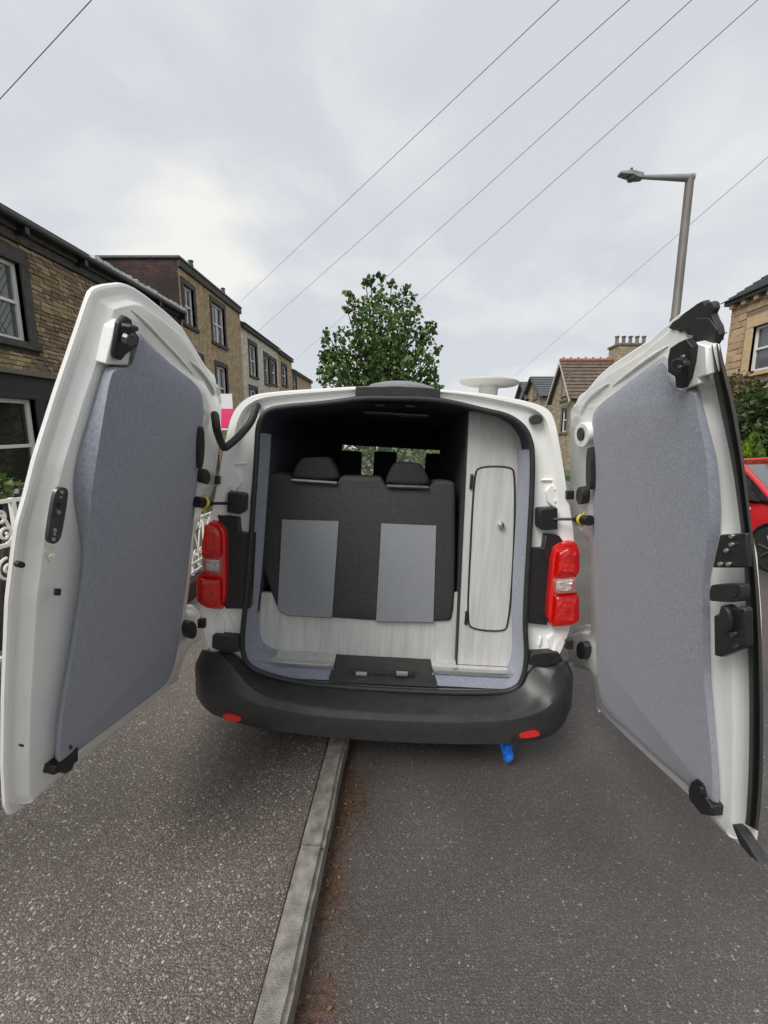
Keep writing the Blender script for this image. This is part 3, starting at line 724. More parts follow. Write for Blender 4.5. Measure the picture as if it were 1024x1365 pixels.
# cross trim behind the cab with the opening that shows the windscreen
A = vys([(456, 593), (593, 600), (597, 650), (448, 645)], 2.2)
m = MB(); x0, x1, z0, z1 = A[0].x, A[1].x, A[2].z, A[0].z
m.box(-.8, x0, 2.2, 2.25, .3, 1.85); m.box(x1, .8, 2.2, 2.25, .3, 1.85); m.box(x0, x1, 2.2, 2.25, z1, 1.86); m.box(x0, x1, 2.2, 2.25, .3, z0)
m.build('cab_divider', 'dark_lining', VAN)
m = MB(); m.box(-.86, .86, 3.3, 3.98, .9, 1.13, .04); m.build('dashboard', 'black_plastic', VAN)
for a, b, t, bt in ((452, 481, 600, 640), (499, 527, 601, 640), (568, 595, 604, 645)):
    p, q = vy(a, t, 1.95), vy(b, bt, 1.95)
    m = MB(); m.box(p.x, q.x, 1.90, 2.0, q.z - .1, p.z, .03, 3); m.build('front_headrest', 'seat_dark', VAN)
# rear header lamp, clips
a, b = vy(484, 548, .12), vy(572, 556, .12)
m = MB(); m.box(a.x, b.x, .10, .20, b.z, a.z, .008); m.build('roof_trim', 'black_plastic', VAN)
for cx, cy in ((507, 540), (547, 541)):
    p = vy(cx, cy, .05); m = MB(); m.box(p.x - .024, p.x + .024, .045, .075, p.z - .008, p.z + .008, .006); o = m.build('trim_clip', 'black_plastic', VAN)
material('vent_plastic', (.16, .165, .17), .35, (.2, .205, .21), 8)
# black strip over the doors and the roof vent
m = MB(); q = vys([(474, 515), (530, 514.5), (587, 518), (587, 530), (530, 527.5), (474, 529)], -.006); m.plate(q, (0, .05, 0)); m.build('brake_lamp_cover', 'black_plastic', VAN, bevel=.004)
p0, p1 = vy(478, 519, .8), vy(588, 522, .8)
m = MB(); cxv = (p0.x + p1.x) / 2; zr = 1.925
m.lathe([(.19, -.02), (.19, .015), (.18, .025), (.12, .042), (.02, .047)], (cxv + .0, .36, zr), 32); m.build('roof_vent', 'vent_plastic', VAN)
# round white antenna dish on a short stem
c = vy(652, 510, .7); rr = (vy(691, 510, .7) - vy(613, 510, .7)).length / 2
material('dish_plastic', (.52, .52, .49), .5, (.58, .58, .55), 6)
dish = MB().lathe([(.05, -.022), (rr * .93, -.010), (rr, -.002), (rr, .005), (rr * .6, .014), (.02, .018)], c, 40).build('roof_dish', 'dish_plastic', VAN)
m = MB(); m.cyl((c.x, c.y, 1.86), (c.x, c.y, c.z - .018), .052, .062, 16); m.build('dish_stem', 'dish_plastic', dish)
# rubber door seal
m = MB(); sl = [Vector((p.x, -.008, p.z)) for p in inset(ap_s, .008)]; m.tube(resample(sl, .03), .0135, 8, True); m.build('door_seal', 'rubber', VAN, smooth=80)

# wheels and underside
for sx in (-.80, .80):
    for wy in (.98, 4.15):
        m = MB(); m.lathe([(.20, -.1), (.30, -.105), (.325, -.08), (.33, 0), (.325, .08), (.30, .105), (.20, .1)], (sx, wy, .33), 32, 'X'); w = m.build('wheel', 'rubber', VAN)
        m = MB(); m.lathe([(.04, -.07), (.18, -.06), (.205, -.085), (.205, .085), (.18, .06), (.04, .07)], (sx, wy, .33), 24, 'X'); m.build('rim', 'steel_dark', w)
m = MB(); m.box(-.8, .8, .15, 4.6, .2, .345); m.build('underbody', 'black_plastic', VAN)

# bumper: columns left to right, each a run of (px, py, y)
cols = [
 [(280, 862, .22), (268, 866, .22), (259, 885, .22), (260, 925, .22)],
 [(283, 864, .03), (270, 868, 0), (261, 888, -.02), (263, 934, -.01)],
 [(300, 868, 0), (293, 873, -.05), (274, 908, -.085), (276, 951, -.065)],
 [(316, 873, 0), (311, 892, -.08), (304, 922, -.125), (298, 960, -.11)],
 [(328, 890, 0), (332, 920, -.12), (335, 936, -.15), (337, 971, -.14)],
 [(360, 904, 0), (366, 935, -.135), (368, 946, -.165), (370, 977, -.155)],
 [(430, 913, 0), (430, 946, -.15), (430, 957, -.18), (430, 984, -.17)],
 [(515, 920, 0), (515, 952, -.155), (515, 962, -.185), (515, 991, -.175)],
 [(600, 925, 0), (605, 955, -.15), (605, 965, -.18), (605, 994, -.17)],
 [(662, 925, 0), (670, 953, -.135), (668, 963, -.165), (668, 994, -.155)],
 [(694, 912, 0), (706, 946, -.12), (704, 957, -.15), (703, 992, -.14)],
 [(706, 896, 0), (727, 932, -.08), (732, 945, -.125), (733, 985, -.11)],
 [(718, 884, 0), (738, 895, -.05), (755, 925, -.085), (751, 971, -.065)],
 [(745, 878, .03), (755, 883, 0), (763, 902, -.02), (759, 952, -.01)],
 [(748, 876, .22), (758, 880, .22), (766, 900, .22), (763, 945, .22)]]
rowsb = [[] for _ in range(12)]
for cdef in cols:
    P0 = [vy(*q) for q in cdef]
    under = P0[3] + Vector((0, .10, -.012)); back = P0[0] + Vector((0, .06, -.03))
    Lp = lambda a, b, f: P0[a].lerp(P0[b], f)
    for r, p in zip(rowsb, [back, P0[0], Lp(0, 1, .5) + Vector((0, 0, -.004)), Lp(0, 1, .94) + Vector((0, 0, .004)), P0[1].lerp(P0[2], .10), Lp(1, 2, .55), P0[2].lerp(P0[1], .12), P0[2].lerp(P0[3], .10), Lp(2, 3, .55), Lp(2, 3, .92), P0[3] + Vector((0, .012, -.003)), under]): r.append(p)
m = MB(); m.loops([chaikin(rw, 3, False) for rw in rowsb], False)
bump = m.build('rear_bumper', 'bumper_plastic', VAN, smooth=38)
for pts in ([(296, 951), (322, 955), (321, 963), (298, 960)], [(692, 977), (719, 975), (720, 982), (693, 985)]):
    m = MB(); q = vys(pts, -.135 if pts[0][0] < 500 else -.150); m.plate(chaikin(q, 2), (0, .06, 0)); m.build('reflector', 'reflector_red', bump)
# hinge pods on the bumper corners
for pts in ([(283, 847), (318, 850), (318, 858), (322, 868), (302, 872), (282, 864)], [(708, 872), (745, 870), (752, 882), (730, 890), (704, 886)]):
    m = MB(); q = vys(pts, -.02); m.plate(q, (0, .10, 0)); m.build('bumper_pad', 'black_plastic', bump, bevel=.006)
# blue drain tap under the bumper
tagp = vys([(663, 985), (682, 984), (684, 994), (683, 1000), (686, 1008), (684, 1014), (679, 1018), (673, 1015), (671, 1006), (668, 998)], -.06)
m = MB(); m.plate(tagp, (0, .022, 0)); dt = m.build('drain_tap', 'blue_plastic', VAN, bevel=.005)
m = MB(); p = vy(676, 996, -.07); m.obox(Matrix.Translation(p), .024, .016, .034, .004); m.build('tap_lever', 'blue_plastic', dt)
m = MB(); p = vy(679, 1010, -.066); m.lathe([(.012, .01), (.019, .006), (.019, -.006), (.012, -.010)], p, 14, 'Y'); m.build('tap_cap', 'blue_plastic', dt)

# tail lights with black surrounds
def tail(side, top, red, clear, slot):
    mt = MB(); y0 = -.028
    q = chaikin(vys(red, y0), 1); n = len(q); c = sum(q, Vector()) / n
    sh = lambda f, dy: [c + (p - c) * f + Vector((0, dy, 0)) for p in q]
    mt.loops([sh(1, .17), sh(1, .0), sh(.975, -.008), sh(.94, -.010)], True, True, True)
    lens = mt.build('tail_light', 'lamp_body', VAN, smooth=40)
    rg = random.Random(3)
    def cell(pts, mat, name):
        a = vys(pts, y0 - .010); cc = sum(a, Vector()) / len(a)
        x0_, x1_, z0_, z1_ = min(p.x for p in a), max(p.x for p in a), min(p.z for p in a), max(p.z for p in a)
        m = MB(); nx, nz = 4, 5                     # bright stepped reflector
        for ix in range(nx):
            for iz in range(nz):
                u0, u1 = x0_ + (x1_ - x0_) * (.17 + .66 * ix / nx), x0_ + (x1_ - x0_) * (.17 + .66 * (ix + 1) / nx)
                v0, v1 = z0_ + (z1_ - z0_) * (.15 + .70 * iz / nz), z0_ + (z1_ - z0_) * (.15 + .70 * (iz + 1) / nz)
                yb_ = y0 - .012; d = [rg.uniform(-.012, 0) for _ in range(4)]
                m.quad((u0, yb_ + d[0], v0), (u1, yb_ + d[1], v0), (u1, yb_ + d[2], v1), (u0, yb_ + d[3], v1))
        m.build('lamp_reflector', 'lamp_reflector', lens, smooth=0)
        l0 = chaikin(resample(a, .02), 1); sc = lambda f, dy: [cc + (p - cc) * f + Vector((0, dy, 0)) for p in l0]
        m = MB(); m.loops([sc(1.03, .002), sc(1.03, -.020), sc(.98, -.030), sc(.7, -.037)], True, False, True); m.build(name, mat, lens, smooth=50)
    for s_ in slot: cell(s_, 'lens_red', 'red_lens')
    cell(clear, 'lens_white', 'clear_lens')
    m = MB(); m.plate(vys(top, -.004), (0, .05, 0)); m.build('light_surround', 'black_plastic', VAN, bevel=.006)
tail(-1, [(289, 686), (318, 690), (320, 710), (338, 712), (333, 812), (300, 812), (300, 730)],
     [(278, 694), (292, 696), (301, 708), (302, 735), (302, 812), (280, 812), (264, 804), (262, 785), (264, 768), (271, 762), (271, 742), (269, 738), (271, 715)],
     [(273, 742), (297, 744), (296, 763), (272, 759)], [[(276, 699), (291, 701), (297, 712), (297, 739), (272, 737)], [(269, 769), (297, 771), (297, 806), (282, 806), (266, 799)]])
tail(1, [(727, 712), (746, 714), (752, 722), (734, 738), (730, 834), (702, 831), (708, 731), (724, 731)],
     [(737, 733), (748, 724), (765, 721), (771, 728), (771.5, 745), (771.5, 762), (766, 768), (766, 788), (771, 793), (771.5, 810), (772, 828), (760, 834), (728, 836), (732, 780)],
     [(737, 772), (765, 768), (765, 787), (738, 789)], [[(742, 736), (751, 729), (766, 728), (769, 735), (769, 760), (738, 766)], [(738, 793), (768, 792), (769, 824), (758, 830), (735, 831)]])

# door hinges, check straps, grommets
def blob(name, mat, pts, y, t, parent=VAN, it=1, bevel=.004):
    m = MB(); m.plate(chaikin(vys(pts, y), it), (0, t, 0)); return m.build(name, mat, parent, bevel=bevel)
def ell(cx, cy, rx, ry, n=16): return [(cx + rx * math.cos(2 * math.pi * k / n), cy + ry * math.sin(2 * math.pi * k / n)) for k in range(n)]
for nm, pts, pv in (('hinge', [(289, 636), (296, 636), (303, 628), (312, 625), (320, 630), (322, 645), (313, 656), (303, 650), (297, 644), (289, 643)], (287, 640)),
                    ('hinge', [(756, 657), (748, 654), (742, 648), (734, 646), (728, 655), (730, 668), (738, 676), (746, 672), (754, 664)], (761, 660)),
                    ('hinge', [(272, 830), (281, 826), (291, 818), (300, 828), (298, 845), (288, 848), (280, 838), (272, 836)], (268, 832)),
                    ('hinge', [(756, 855), (745, 850), (737, 844), (730, 852), (733, 866), (742, 868), (750, 862), (756, 861)], (760, 860))):
    h = blob(nm, 'paint_white', pts, .012, .03, it=0, bevel=.003)
    blob('hinge_pin', 'black_plastic', [(pv[0] - 5, pv[1] - 6), (pv[0] + 5, pv[1] - 6), (pv[0] + 5, pv[1] + 6), (pv[0] - 5, pv[1] + 6)], -.02, .05, h, 0)
    cx = sum(p[0] for p in pts) / len(pts); cy = sum(p[1] for p in pts) / len(pts)
    for k in range(3):
        blob('bolt', 'paint_white', ell(cx + (4 if cx < 500 else -4) * (k != 1) - (3 if cx < 500 else -3), cy - 8 + 8 * k, 1.8, 1.8, 10), .006, .012, h, 0, 0)
blob('check_box', 'black_plastic', [(303, 656), (324, 658), (326, 661), (325, 682), (319, 686), (302, 683)], -.03, .08, it=0, bevel=.006)
blob('check_box', 'black_plastic', [(721, 678), (744, 677), (744, 706), (723, 707), (719, 703), (719, 681)], -.03, .08, it=0, bevel=.006)
blob('grommet', 'rubber', ell(716, 559, 8.5, 6.5), -.008, .03, it=0)
for pts in ([(307, 620), (322, 617), (334, 618)], [(716, 641), (730, 639), (745, 642)], [(301, 592), (294, 640), (288, 684)], [(746, 600), (752, 640), (758, 690)], [(318, 552), (311, 575), (308, 610)], [(728, 556), (738, 572), (742, 610)], [(303, 702 + 112), (310, 820), (313, 843)], [(722, 842), (720, 856), (718, 866)], [(322, 540), (345, 530), (380, 527)], [(700, 546), (715, 542), (728, 548)]):
    q = chaikin([vy(a_, b_, .022) for a_, b_ in pts], 2, False); n_ = len(q)
    m = MB(); m.tube(q, [.006 * min(1, .3 + 4 * min(i_, n_ - 1 - i_) / n_) for i_ in range(n_)], 8); m.build('seam_bead', 'paint_white', VAN, smooth=80)

# ---------------------------------------------------------------- camper interior
material('headrest_cloth', (.022, .022, .023), .85, (.03, .03, .031), 60, .5, 600, bdist=.002)
YS = .185
seat = vys([(343, 640), (345, 634), (354, 631), (383, 631), (390, 641), (449, 645), (454, 636), (458, 635), (504, 636), (509, 638), (515, 650), (572, 652), (580, 643), (584, 641), (604, 642), (608, 647), (608, 773), (605, 824), (598, 831), (500, 829), (443, 825), (380, 821), (371, 815), (366, 806), (346, 750), (342, 700)], YS)
SN = Vector((0, .0, 0))
m = MB(); q = chaikin(seat, 1); c = sum(q, Vector()) / len(q)
def puff(lp, f, dy): return [Vector((c.x + (p.x - c.x) * f, p.y + dy, c.z + (p.z - c.z) * f)) for p in lp]
m.loops([puff(q, .985, .17), puff(q, 1, .15), puff(q, 1.0, .02), puff(q, .985, .004), puff(q, .96, -.004)], True, True, True)
bench = m.build('bench_seat', 'seat_dark', VAN, smooth=50)
for pts in ([(376, 692), (452, 694), (443, 824), (384, 820.5), (374, 815), (370, 808)], [(508, 697), (582, 700), (578, 829.5), (501, 828.5)]):
    m = MB(); q = resample(vys(pts, YS - .0062), .05); m.plate(q, (0, .004, 0)); m.build('grey_panel', 'seat_grey', bench, bevel=.002)
    m = MB(); m.tube([p + Vector((0, -.0005, 0)) for p in q], .0013, 6, True); m.build('panel_seam', 'headrest_cloth', bench)
for pts, bar in (([(404, 610), (435, 609), (441, 612), (453, 634), (450, 642), (389, 639), (387, 634), (398, 613)], [(389, 640), (449, 644)]),
                 ([(530, 616), (558, 617), (563, 620), (574, 640), (571, 649), (516, 646), (514, 641), (524, 619)], [(516, 648), (571, 650)])):
    m = MB(); q = chaikin(vys(pts, YS + .0), 2); c = sum(q, Vector()) / len(q)
    m.loops([puff(q, .9, .12), puff(q, 1, .10), puff(q, 1, .03), puff(q, .96, .008), puff(q, .8, 0)], True, True, True)
    hr = m.build('headrest', 'headrest_cloth', bench, smooth=60)
    m = MB(); m.tube(vys(bar, YS - .012), .011, 8); m.build('headrest_trim', 'steel_dark', hr)
# plinth panel under the seat, ledges, cabinet
q = vys([(330, 790), (612, 790), (609, 900), (330, 900)], .200); m = MB(); m.plate(q, (0, .018, 0)); m.build('plinth_panel', 'wood_grey', VAN)
lz = vy(390, 882, .085).z
def ledge(name, xa, xb, mat, y0, y1, z):
    m = MB(); m.box(xa, xb, y0, y1, z - .016, z, .002); return m.build(name, mat, VAN)
xl0, xl1 = vy(335, 880, .08).x, vy(445, 887, .08).x; xr0, xr1 = vy(577, 898, .08).x, vy(690, 900, .08).x
for xa, xb in ((xl0, xl1), (xr0, xr1)):
    o = ledge('ledge', xa, xb, 'wood_grey', .088, .199, lz)
    m = MB(); m.box(xa, xb, .066, .1, lz - .016, lz + .006, .002); m.build('edge_trim', 'aluminium', o)
    m = MB(); m.loops([[(xa - .03, .012, fz + .012), (xb + .02, .012, fz + .012)], [(xa - .02, .05, fz + .022), (xb + .01, .05, fz + .022)], [(xa + .003, .09, lz - .017), (xb - .003, .09, lz - .017)]], False); m.build('ledge_riser', 'carpet', o)
m = MB(); mx0, mx1 = xl1 - .004, xr0 + .004
m.loops([[(mx0, .199, lz - .006), (mx1, .199, lz - .006)], [(mx0 - .004, .10, lz - .02), (mx1 + .004, .10, lz - .02)], [(mx0 - .012, .02, fz + .022), (mx1 + .012, .02, fz + .022)], [(mx0 - .012, -.0, fz + .012), (mx1 + .012, -.0, fz + .012)]], False)
lp = m.build('lock_plate', 'bumper_plastic', VAN)
for cx in (482, 536):
    p = vy(cx, 898, .045); m = MB(); m.box(p.x - .03, p.x + .03, .03, .05, p.z - .006, p.z + .012, .003); m.build('lock_striker', 'aluminium', lp)
p, q = vy(468, 893, .055), vy(552, 904, .045); m = MB(); m.box(p.x, q.x, .045, .075, q.z - .002, p.z + .004, .006); m.build('lock_recess', 'rubber', lp)
YC = .14
cq = vys([(624, 548), (712, 560), (716, 620), (714, 700), (704, 890), (608.5, 885)], YC)
m = MB(); m.plate(cq, (0, .018, 0)); cab = m.build('cabinet', 'wood_grey', VAN)
a, b = vy(624, 548, YC), vy(608.5, 885, YC)
m = MB(); m.loops([[a, b], [a + Vector((.0, 1.0, 0)), b + Vector((0, 1.0, 0))]], False); m.build('cabinet_side', 'seat_dark', cab)
m = MB(); m.tube([a + Vector((0, -.002, 0)), b + Vector((0, -.002, 0))], .0045, 6); m.build('edge_strip', 'rubber', cab)
dq = chaikin(vys([(632.5, 632), (640, 622), (680, 622), (687, 631), (685, 740), (678, 834), (670, 842), (630, 839), (623, 829), (627, 740)], YC - .006), 2)
m = MB(); m.plate(dq, (0, .012, 0)); cd = m.build('cabinet_door', 'wood_grey', cab)
m = MB(); m.tube([p + Vector((0, .003, 0)) for p in resample(dq, .02)], .0058, 6, True); m.build('edge_strip', 'rubber', cd, smooth=80)
for z in ((630, 640), (623, 822)):
    p = vy(z[0] - 1, z[1], YC - .008); m = MB(); m.box(p.x - .008, p.x + .006, p.y - .006, p.y + .01, p.z - .045, p.z + .03, .002); m.build('hinge', 'black_plastic', cd)
p = vy(668, 700, YC - .02); m = MB(); m.lathe([(.008, .014), (.016, .009), (.019, 0), (.016, -.007), (.005, -.010)], p, 20, 'Y'); m.build('knob', 'chrome', cd)

# ---------------------------------------------------------------- rear doors
NL = Vector((1, 0, -.23)); DL = -1.085 - .23 * .55
NR = Vector((-1, .06, -.24)); DR = -1.085 - .24 * .54
class Door:
    def __init__(s, n, d):
        s.len = n.length; s.n = n.normalized(); s.d = d / s.len
    def at(s, px, py, off=0.0): return vpl(px, py, s.n, s.d + off)      # off > 0: towards the van's middle
    def tr(s, pts, off=0.0): return [s.at(a, b, off) for a, b in pts]
    def inset(s, loop, dist, off=0.0):
        n = len(loop); c = sum(loop, Vector()) / n; res = []
        area = sum((loop[i].cross(loop[(i + 1) % n]) for i in range(n)), Vector()).dot(s.n)
        for i in range(n):
            t = (loop[(i + 1) % n] - loop[i - 1]).normalized(); nr = s.n.cross(t) * (1 if area > 0 else -1)
            res.append(loop[i] + nr * dist + s.n * off)
        return res
    def slab(s, pts, off0, off1, it=1):
        m = MB(); a = s.tr(pts, off1)
        if it: a = chaikin(a, it)
        return m.plate(a, s.n * (off0 - off1))
DOL, DOR = Door(NL, DL), Door(NR, DR)
def make_door(D, outline, carpet, plateau, steps, label):
    sh_ = lambda x: x - 10 * min(1, max(0, (x - 235) / 45)) if x < 500 else x + 10 * min(1, max(0, (808 - x) / 45))
    A = chaikin(resample(D.tr([(sh_(a), b) for a, b in outline], -.045), .03), 1)
    m = MB()
    m.loops([D.inset(A, .03, -.008), D.inset(A, .004, -.004), A, D.inset(A, .001, .008), D.inset(A, .006, .012), D.inset(A, .026, .010), D.inset(A, .029, .012), D.inset(A, .037, .036), D.inset(A, .041, .043), D.inset(A, .048, .046)], True, True, True)
    d = m.build('rear_door', 'paint_white', VAN, smooth=24); d['label'] = label
    q0 = D.tr(carpet, .0015); q1 = D.tr(carpet, .007); q2 = [D.at(a, b, (.048 if D is DOL else .032) if i > 21 else {0: .045, 1: .042, 2: .034, 3: .03, 4: .024, 21: .04, 20: .03, 19: .022}.get(i, .018) if D is DOL else {0: .03, 1: .028, 2: .026, 3: .022, 21: .03, 20: .026}.get(i, .018)) for i, (a, b) in enumerate(plateau)]
    cc = MB(); cc.loops([chaikin(q0, 1), chaikin(q1, 1), chaikin(q2, 1)], True, False, True)
    cc.build('carpet_panel', 'carpet', d, smooth=30)
    return d
L_out = [(118, 384), (132, 379), (158, 376), (172, 380), (190, 392), (215, 412), (240, 434), (262, 462), (282, 488), (294, 500), (298, 525), (298, 560), (294, 600), (288, 645), (281, 664), (266, 686), (258, 704), (252, 760), (245, 806),
         (262, 806), (274, 816), (272, 845), (264, 858), (242, 868), (236, 885), (226, 912), (200, 934), (150, 974), (108, 1006), (75, 1034), (40, 1064), (10, 1088), (3, 1074), (0, 1020), (1, 930), (6, 800), (18, 700), (30, 658), (42, 610), (70, 522), (98, 440), (112, 398)]
L_car = [(143, 487), (172, 488), (178, 462), (184, 441), (199, 459), (232, 489), (259, 509), (269, 524), (272, 542), (271, 566), (268, 600), (262, 650), (258, 700), (251, 760), (244, 812), (238, 860), (232, 890), (222, 912), (196, 932), (150, 967), (108, 998), (84, 1017), (72, 1022), (75, 960), (86, 900), (100, 820), (108, 765), (109, 730), (105, 700), (99, 662), (100, 632), (106, 600), (118, 560), (130, 520), (137, 497)]
L_pl = [(153, 492), (175, 492), (182, 466), (187, 449), (200, 464), (231, 493), (256, 513), (266, 527), (268, 543), (267, 566), (264, 600), (258, 650), (254, 700), (247, 760), (240, 812), (234, 860), (228, 888), (218, 908), (192, 927), (148, 961), (110, 990), (90, 1008), (78, 1014), (82, 960), (93, 900), (106, 820), (113, 765), (117, 730), (119, 700), (122, 662), (126, 632), (131, 600), (137, 560), (144, 520), (148, 502)]
dL = make_door(DOL, L_out, L_car, L_pl, None, 'rear door beside the garden railings, with a grey slotted catch plate')
R_out = [(944, 404), (930, 408), (912, 416), (890, 434), (873, 450), (851, 464), (815, 488), (798, 501), (778, 520), (765, 527), (759, 540), (758, 560), (757, 610), (757, 650), (757, 690), (763, 706), (778, 716), (789, 724), (789, 760), (790, 834), (776, 832), (759, 836), (754, 850), (753, 874), (757, 889), (775, 893), (796, 900), (800, 930), (806, 950), (841, 984), (875, 1016), (917, 1054), (956, 1090), (983, 1120), (1004, 1138), (1010, 1116), (1014, 1060), (1016, 986), (1016, 902), (1015, 818), (1009, 740), (1000, 700), (991, 623), (983, 568), (975, 526), (961, 471), (951, 429), (949, 410)]
R_car = [(931, 514), (905, 524), (897, 500), (890, 472), (873, 483), (848, 502), (823, 521), (798, 540), (791, 551), (789, 566), (790, 596), (791, 637), (791, 680), (790, 734), (792, 801), (795, 869), (797, 916), (804, 946), (841, 979), (875, 1011), (917, 1047), (954, 1080), (960, 1071), (959, 1037), (956, 1003), (952, 953), (947, 902), (946, 835), (945, 775), (949, 754), (959, 713), (962, 690), (960, 651), (956, 610), (948, 580), (938, 542)]
R_pl = [(926, 520), (903, 529), (893, 506), (886, 481), (874, 489), (850, 507), (826, 526), (802, 544), (796, 554), (794, 567), (795, 596), (796, 637), (796, 680), (795, 734), (797, 801), (800, 869), (802, 914), (809, 941), (844, 973), (878, 1005), (919, 1040), (946, 1064), (950, 1060), (950, 1035), (948, 1003), (943, 953), (938, 902), (936, 835), (936, 775), (938, 754), (944, 713), (946, 690), (945, 651), (942, 610), (936, 580), (929, 548)]
dR = make_door(DOR, R_out, R_car, R_pl, None, 'rear door on the road side, with a wide black rubber edge seal')
def dpart(D, d, name, mat, pts, o0, o1, it=1, bevel=.004):
    o = D.slab(pts, o0, o1, it).build(name, mat, d, bevel=bevel); return o
# pressed ridges in the white frame
def ridge(D, d, pts, r=.007, off=.0035):
    q = D.tr(pts, off); q = chaikin(q, 2, False); n = len(q)
    m = MB(); m.tube(q, [r * min(1, .2 + 4 * min(i, n - 1 - i) / n) for i in range(n)], 8); m.build('pressed_ridge', 'paint_white', d, smooth=80)
ridge(DOL, dL, [(250, 478), (262, 488), (274, 502), (284, 518), (287, 534)])
ridge(DOL, dL, [(165, 405), (190, 425), (215, 452), (240, 478), (268, 512)], .006, .002)
ridge(DOR, dR, [(820, 506), (800, 518), (784, 532), (776, 546), (773, 558)])
ridge(DOR, dR, [(905, 452), (870, 474), (840, 496), (805, 524)], .006, .002)
# left door fittings
dpart(DOL, dL, 'latch_mount', 'paint_white', [(142, 486), (154, 436), (166, 428), (178, 440), (172, 488)], .0, .03, 0)
lt = dpart(DOL, dL, 'door_latch', 'black_plastic', [(154, 470), (160, 430), (168, 421), (176, 426), (180, 440), (187, 452), (184, 464), (170, 472), (162, 481), (156, 478)], .03, 0.044, 0)
dpart(DOL, lt, 'latch_bolt', 'steel_dark', [(170, 446), (180, 444), (184, 452), (181, 460), (170, 464)], .052, .068)
dpart(DOL, lt, 'latch_arm', 'black_plastic', [(172, 434), (184, 434), (187, 441), (176, 445)], .052, .075)
lt = dpart(DOL, dL, 'door_latch', 'black_plastic', [(72, 1034), (75, 1022), (86, 1014), (90, 996), (98, 986), (97, 994), (105, 996), (105, 1014), (100, 1018), (97, 1026), (88, 1032), (80, 1030)], .0, 0.037, 0)
dpart(DOL, lt, 'latch_bolt', 'steel_dark', [(93, 994), (97, 993), (98, 998), (94, 1000)], .045, .05)
pl = dpart(DOL, dL, 'catch_plate', 'steel_dark', [(76, 652), (84, 649), (91, 652), (91, 664), (83, 712), (79, 722), (71, 726), (64, 722), (65, 708), (72, 664)], .028, .036, 2)
for cx, cy, r in ((83, 656, 2.2), (82, 663, 1.6), (79, 683, 2.6), (74, 707, 2.4), (73, 712, 1.8), (72, 719, 2.4)): dpart(DOL, pl, 'screw', 'aluminium', ell(cx, cy, r, r * 1.1, 10), .036, .0385, 0, 0)
dpart(DOL, pl, 'slot', 'rubber', [(77, 670), (82, 670), (80, 677), (77, 676)], .036, .0375, 0, 0)
dpart(DOL, dL, 'dark_hole_disc', 'rubber', ell(29, 753, 5.5, 4.5), .002, .012, 0, .002)  # dark disc, coloured to stand for the shade inside a round hole
dpart(DOL, dL, 'clip_hole', 'rubber', [(75, 785), (82, 785), (81, 794), (74, 794)], .026, .0315, 0, 0)
dpart(DOL, dL, 'small_hole_disc', 'rubber', ell(30, 994, 2.4, 1.9, 10), .026, .0325, 0, 0)  # small dark disc in place of an open hole, shade put in as colour
m = MB()
for st in ([(60, 736), (63, 745), (67, 750)], [(62, 733), (68, 731), (70, 738), (66, 742), (71, 744), (73, 737)], [(68, 731), (72, 731)]):
    m.tube(DOL.tr(st, .0305), .0012, 5)
m.build('crayon_mark', 'crayon', dL)
# right door fittings
dpart(DOR, dR, 'latch_mount', 'paint_white', [(932, 512), (930, 504), (943, 500), (942, 462), (925, 456), (908, 470), (905, 522)], .0, .032, 0)
lt = dpart(DOR, dR, 'door_latch', 'black_plastic', [(890, 478), (893, 464), (905, 456), (914, 452), (922, 462), (920, 482), (915, 505), (908, 518), (901, 517), (899, 502), (890, 496)], .03, 0.048, 0)
dpart(DOR, lt, 'latch_bolt', 'black_plastic', [(893, 482), (905, 476), (914, 484), (908, 498), (896, 494)], .056, .072)
for cx, cy in ((905, 489), (909, 475)): dpart(DOR, lt, 'screw', 'aluminium', ell(cx, cy, 1.8, 1.8, 10), .07, .0745, 0, 0)
lt = dpart(DOR, dR, 'door_latch', 'black_plastic', [(917, 1052), (921, 1042), (928, 1038), (937, 1046), (940, 1064), (949, 1076), (948, 1088), (934, 1086), (925, 1074), (918, 1066)], .0, 0.037, 0)
dpart(DOR, lt, 'latch_bolt', 'black_plastic', [(926, 1048), (934, 1048), (936, 1060), (928, 1062)], .045, .058)
# ragged black tape at the top corner
rn = random.Random(5)
tp = [(891, 437), (897, 429), (905, 424), (912, 417), (921, 411), (929, 405), (937, 401), (939, 407), (943, 403), (949, 406), (951, 412), (948, 419), (951, 427), (956, 436), (958, 446), (955, 453), (951, 460), (945, 459), (941, 462), (936, 457), (931, 460), (927, 455), (922, 453), (923, 447), (917, 446), (912, 441), (907, 443), (901, 439), (896, 440)]
dpart(DOR, dR, 'sealing_tape', 'rubber', tp, -.012, .004, 0, .002)
dpart(DOR, dR, 'sealing_tape', 'rubber', [(915, 434), (928, 424), (945, 424), (956, 440), (951, 456), (938, 456), (925, 450)], .004, .008, 0, .0015)
dpart(DOR, dR, 'tape_tab', 'rubber', [(941, 406), (946, 402), (951, 405), (952, 412), (947, 416)], -.012, .004, 0, .003)
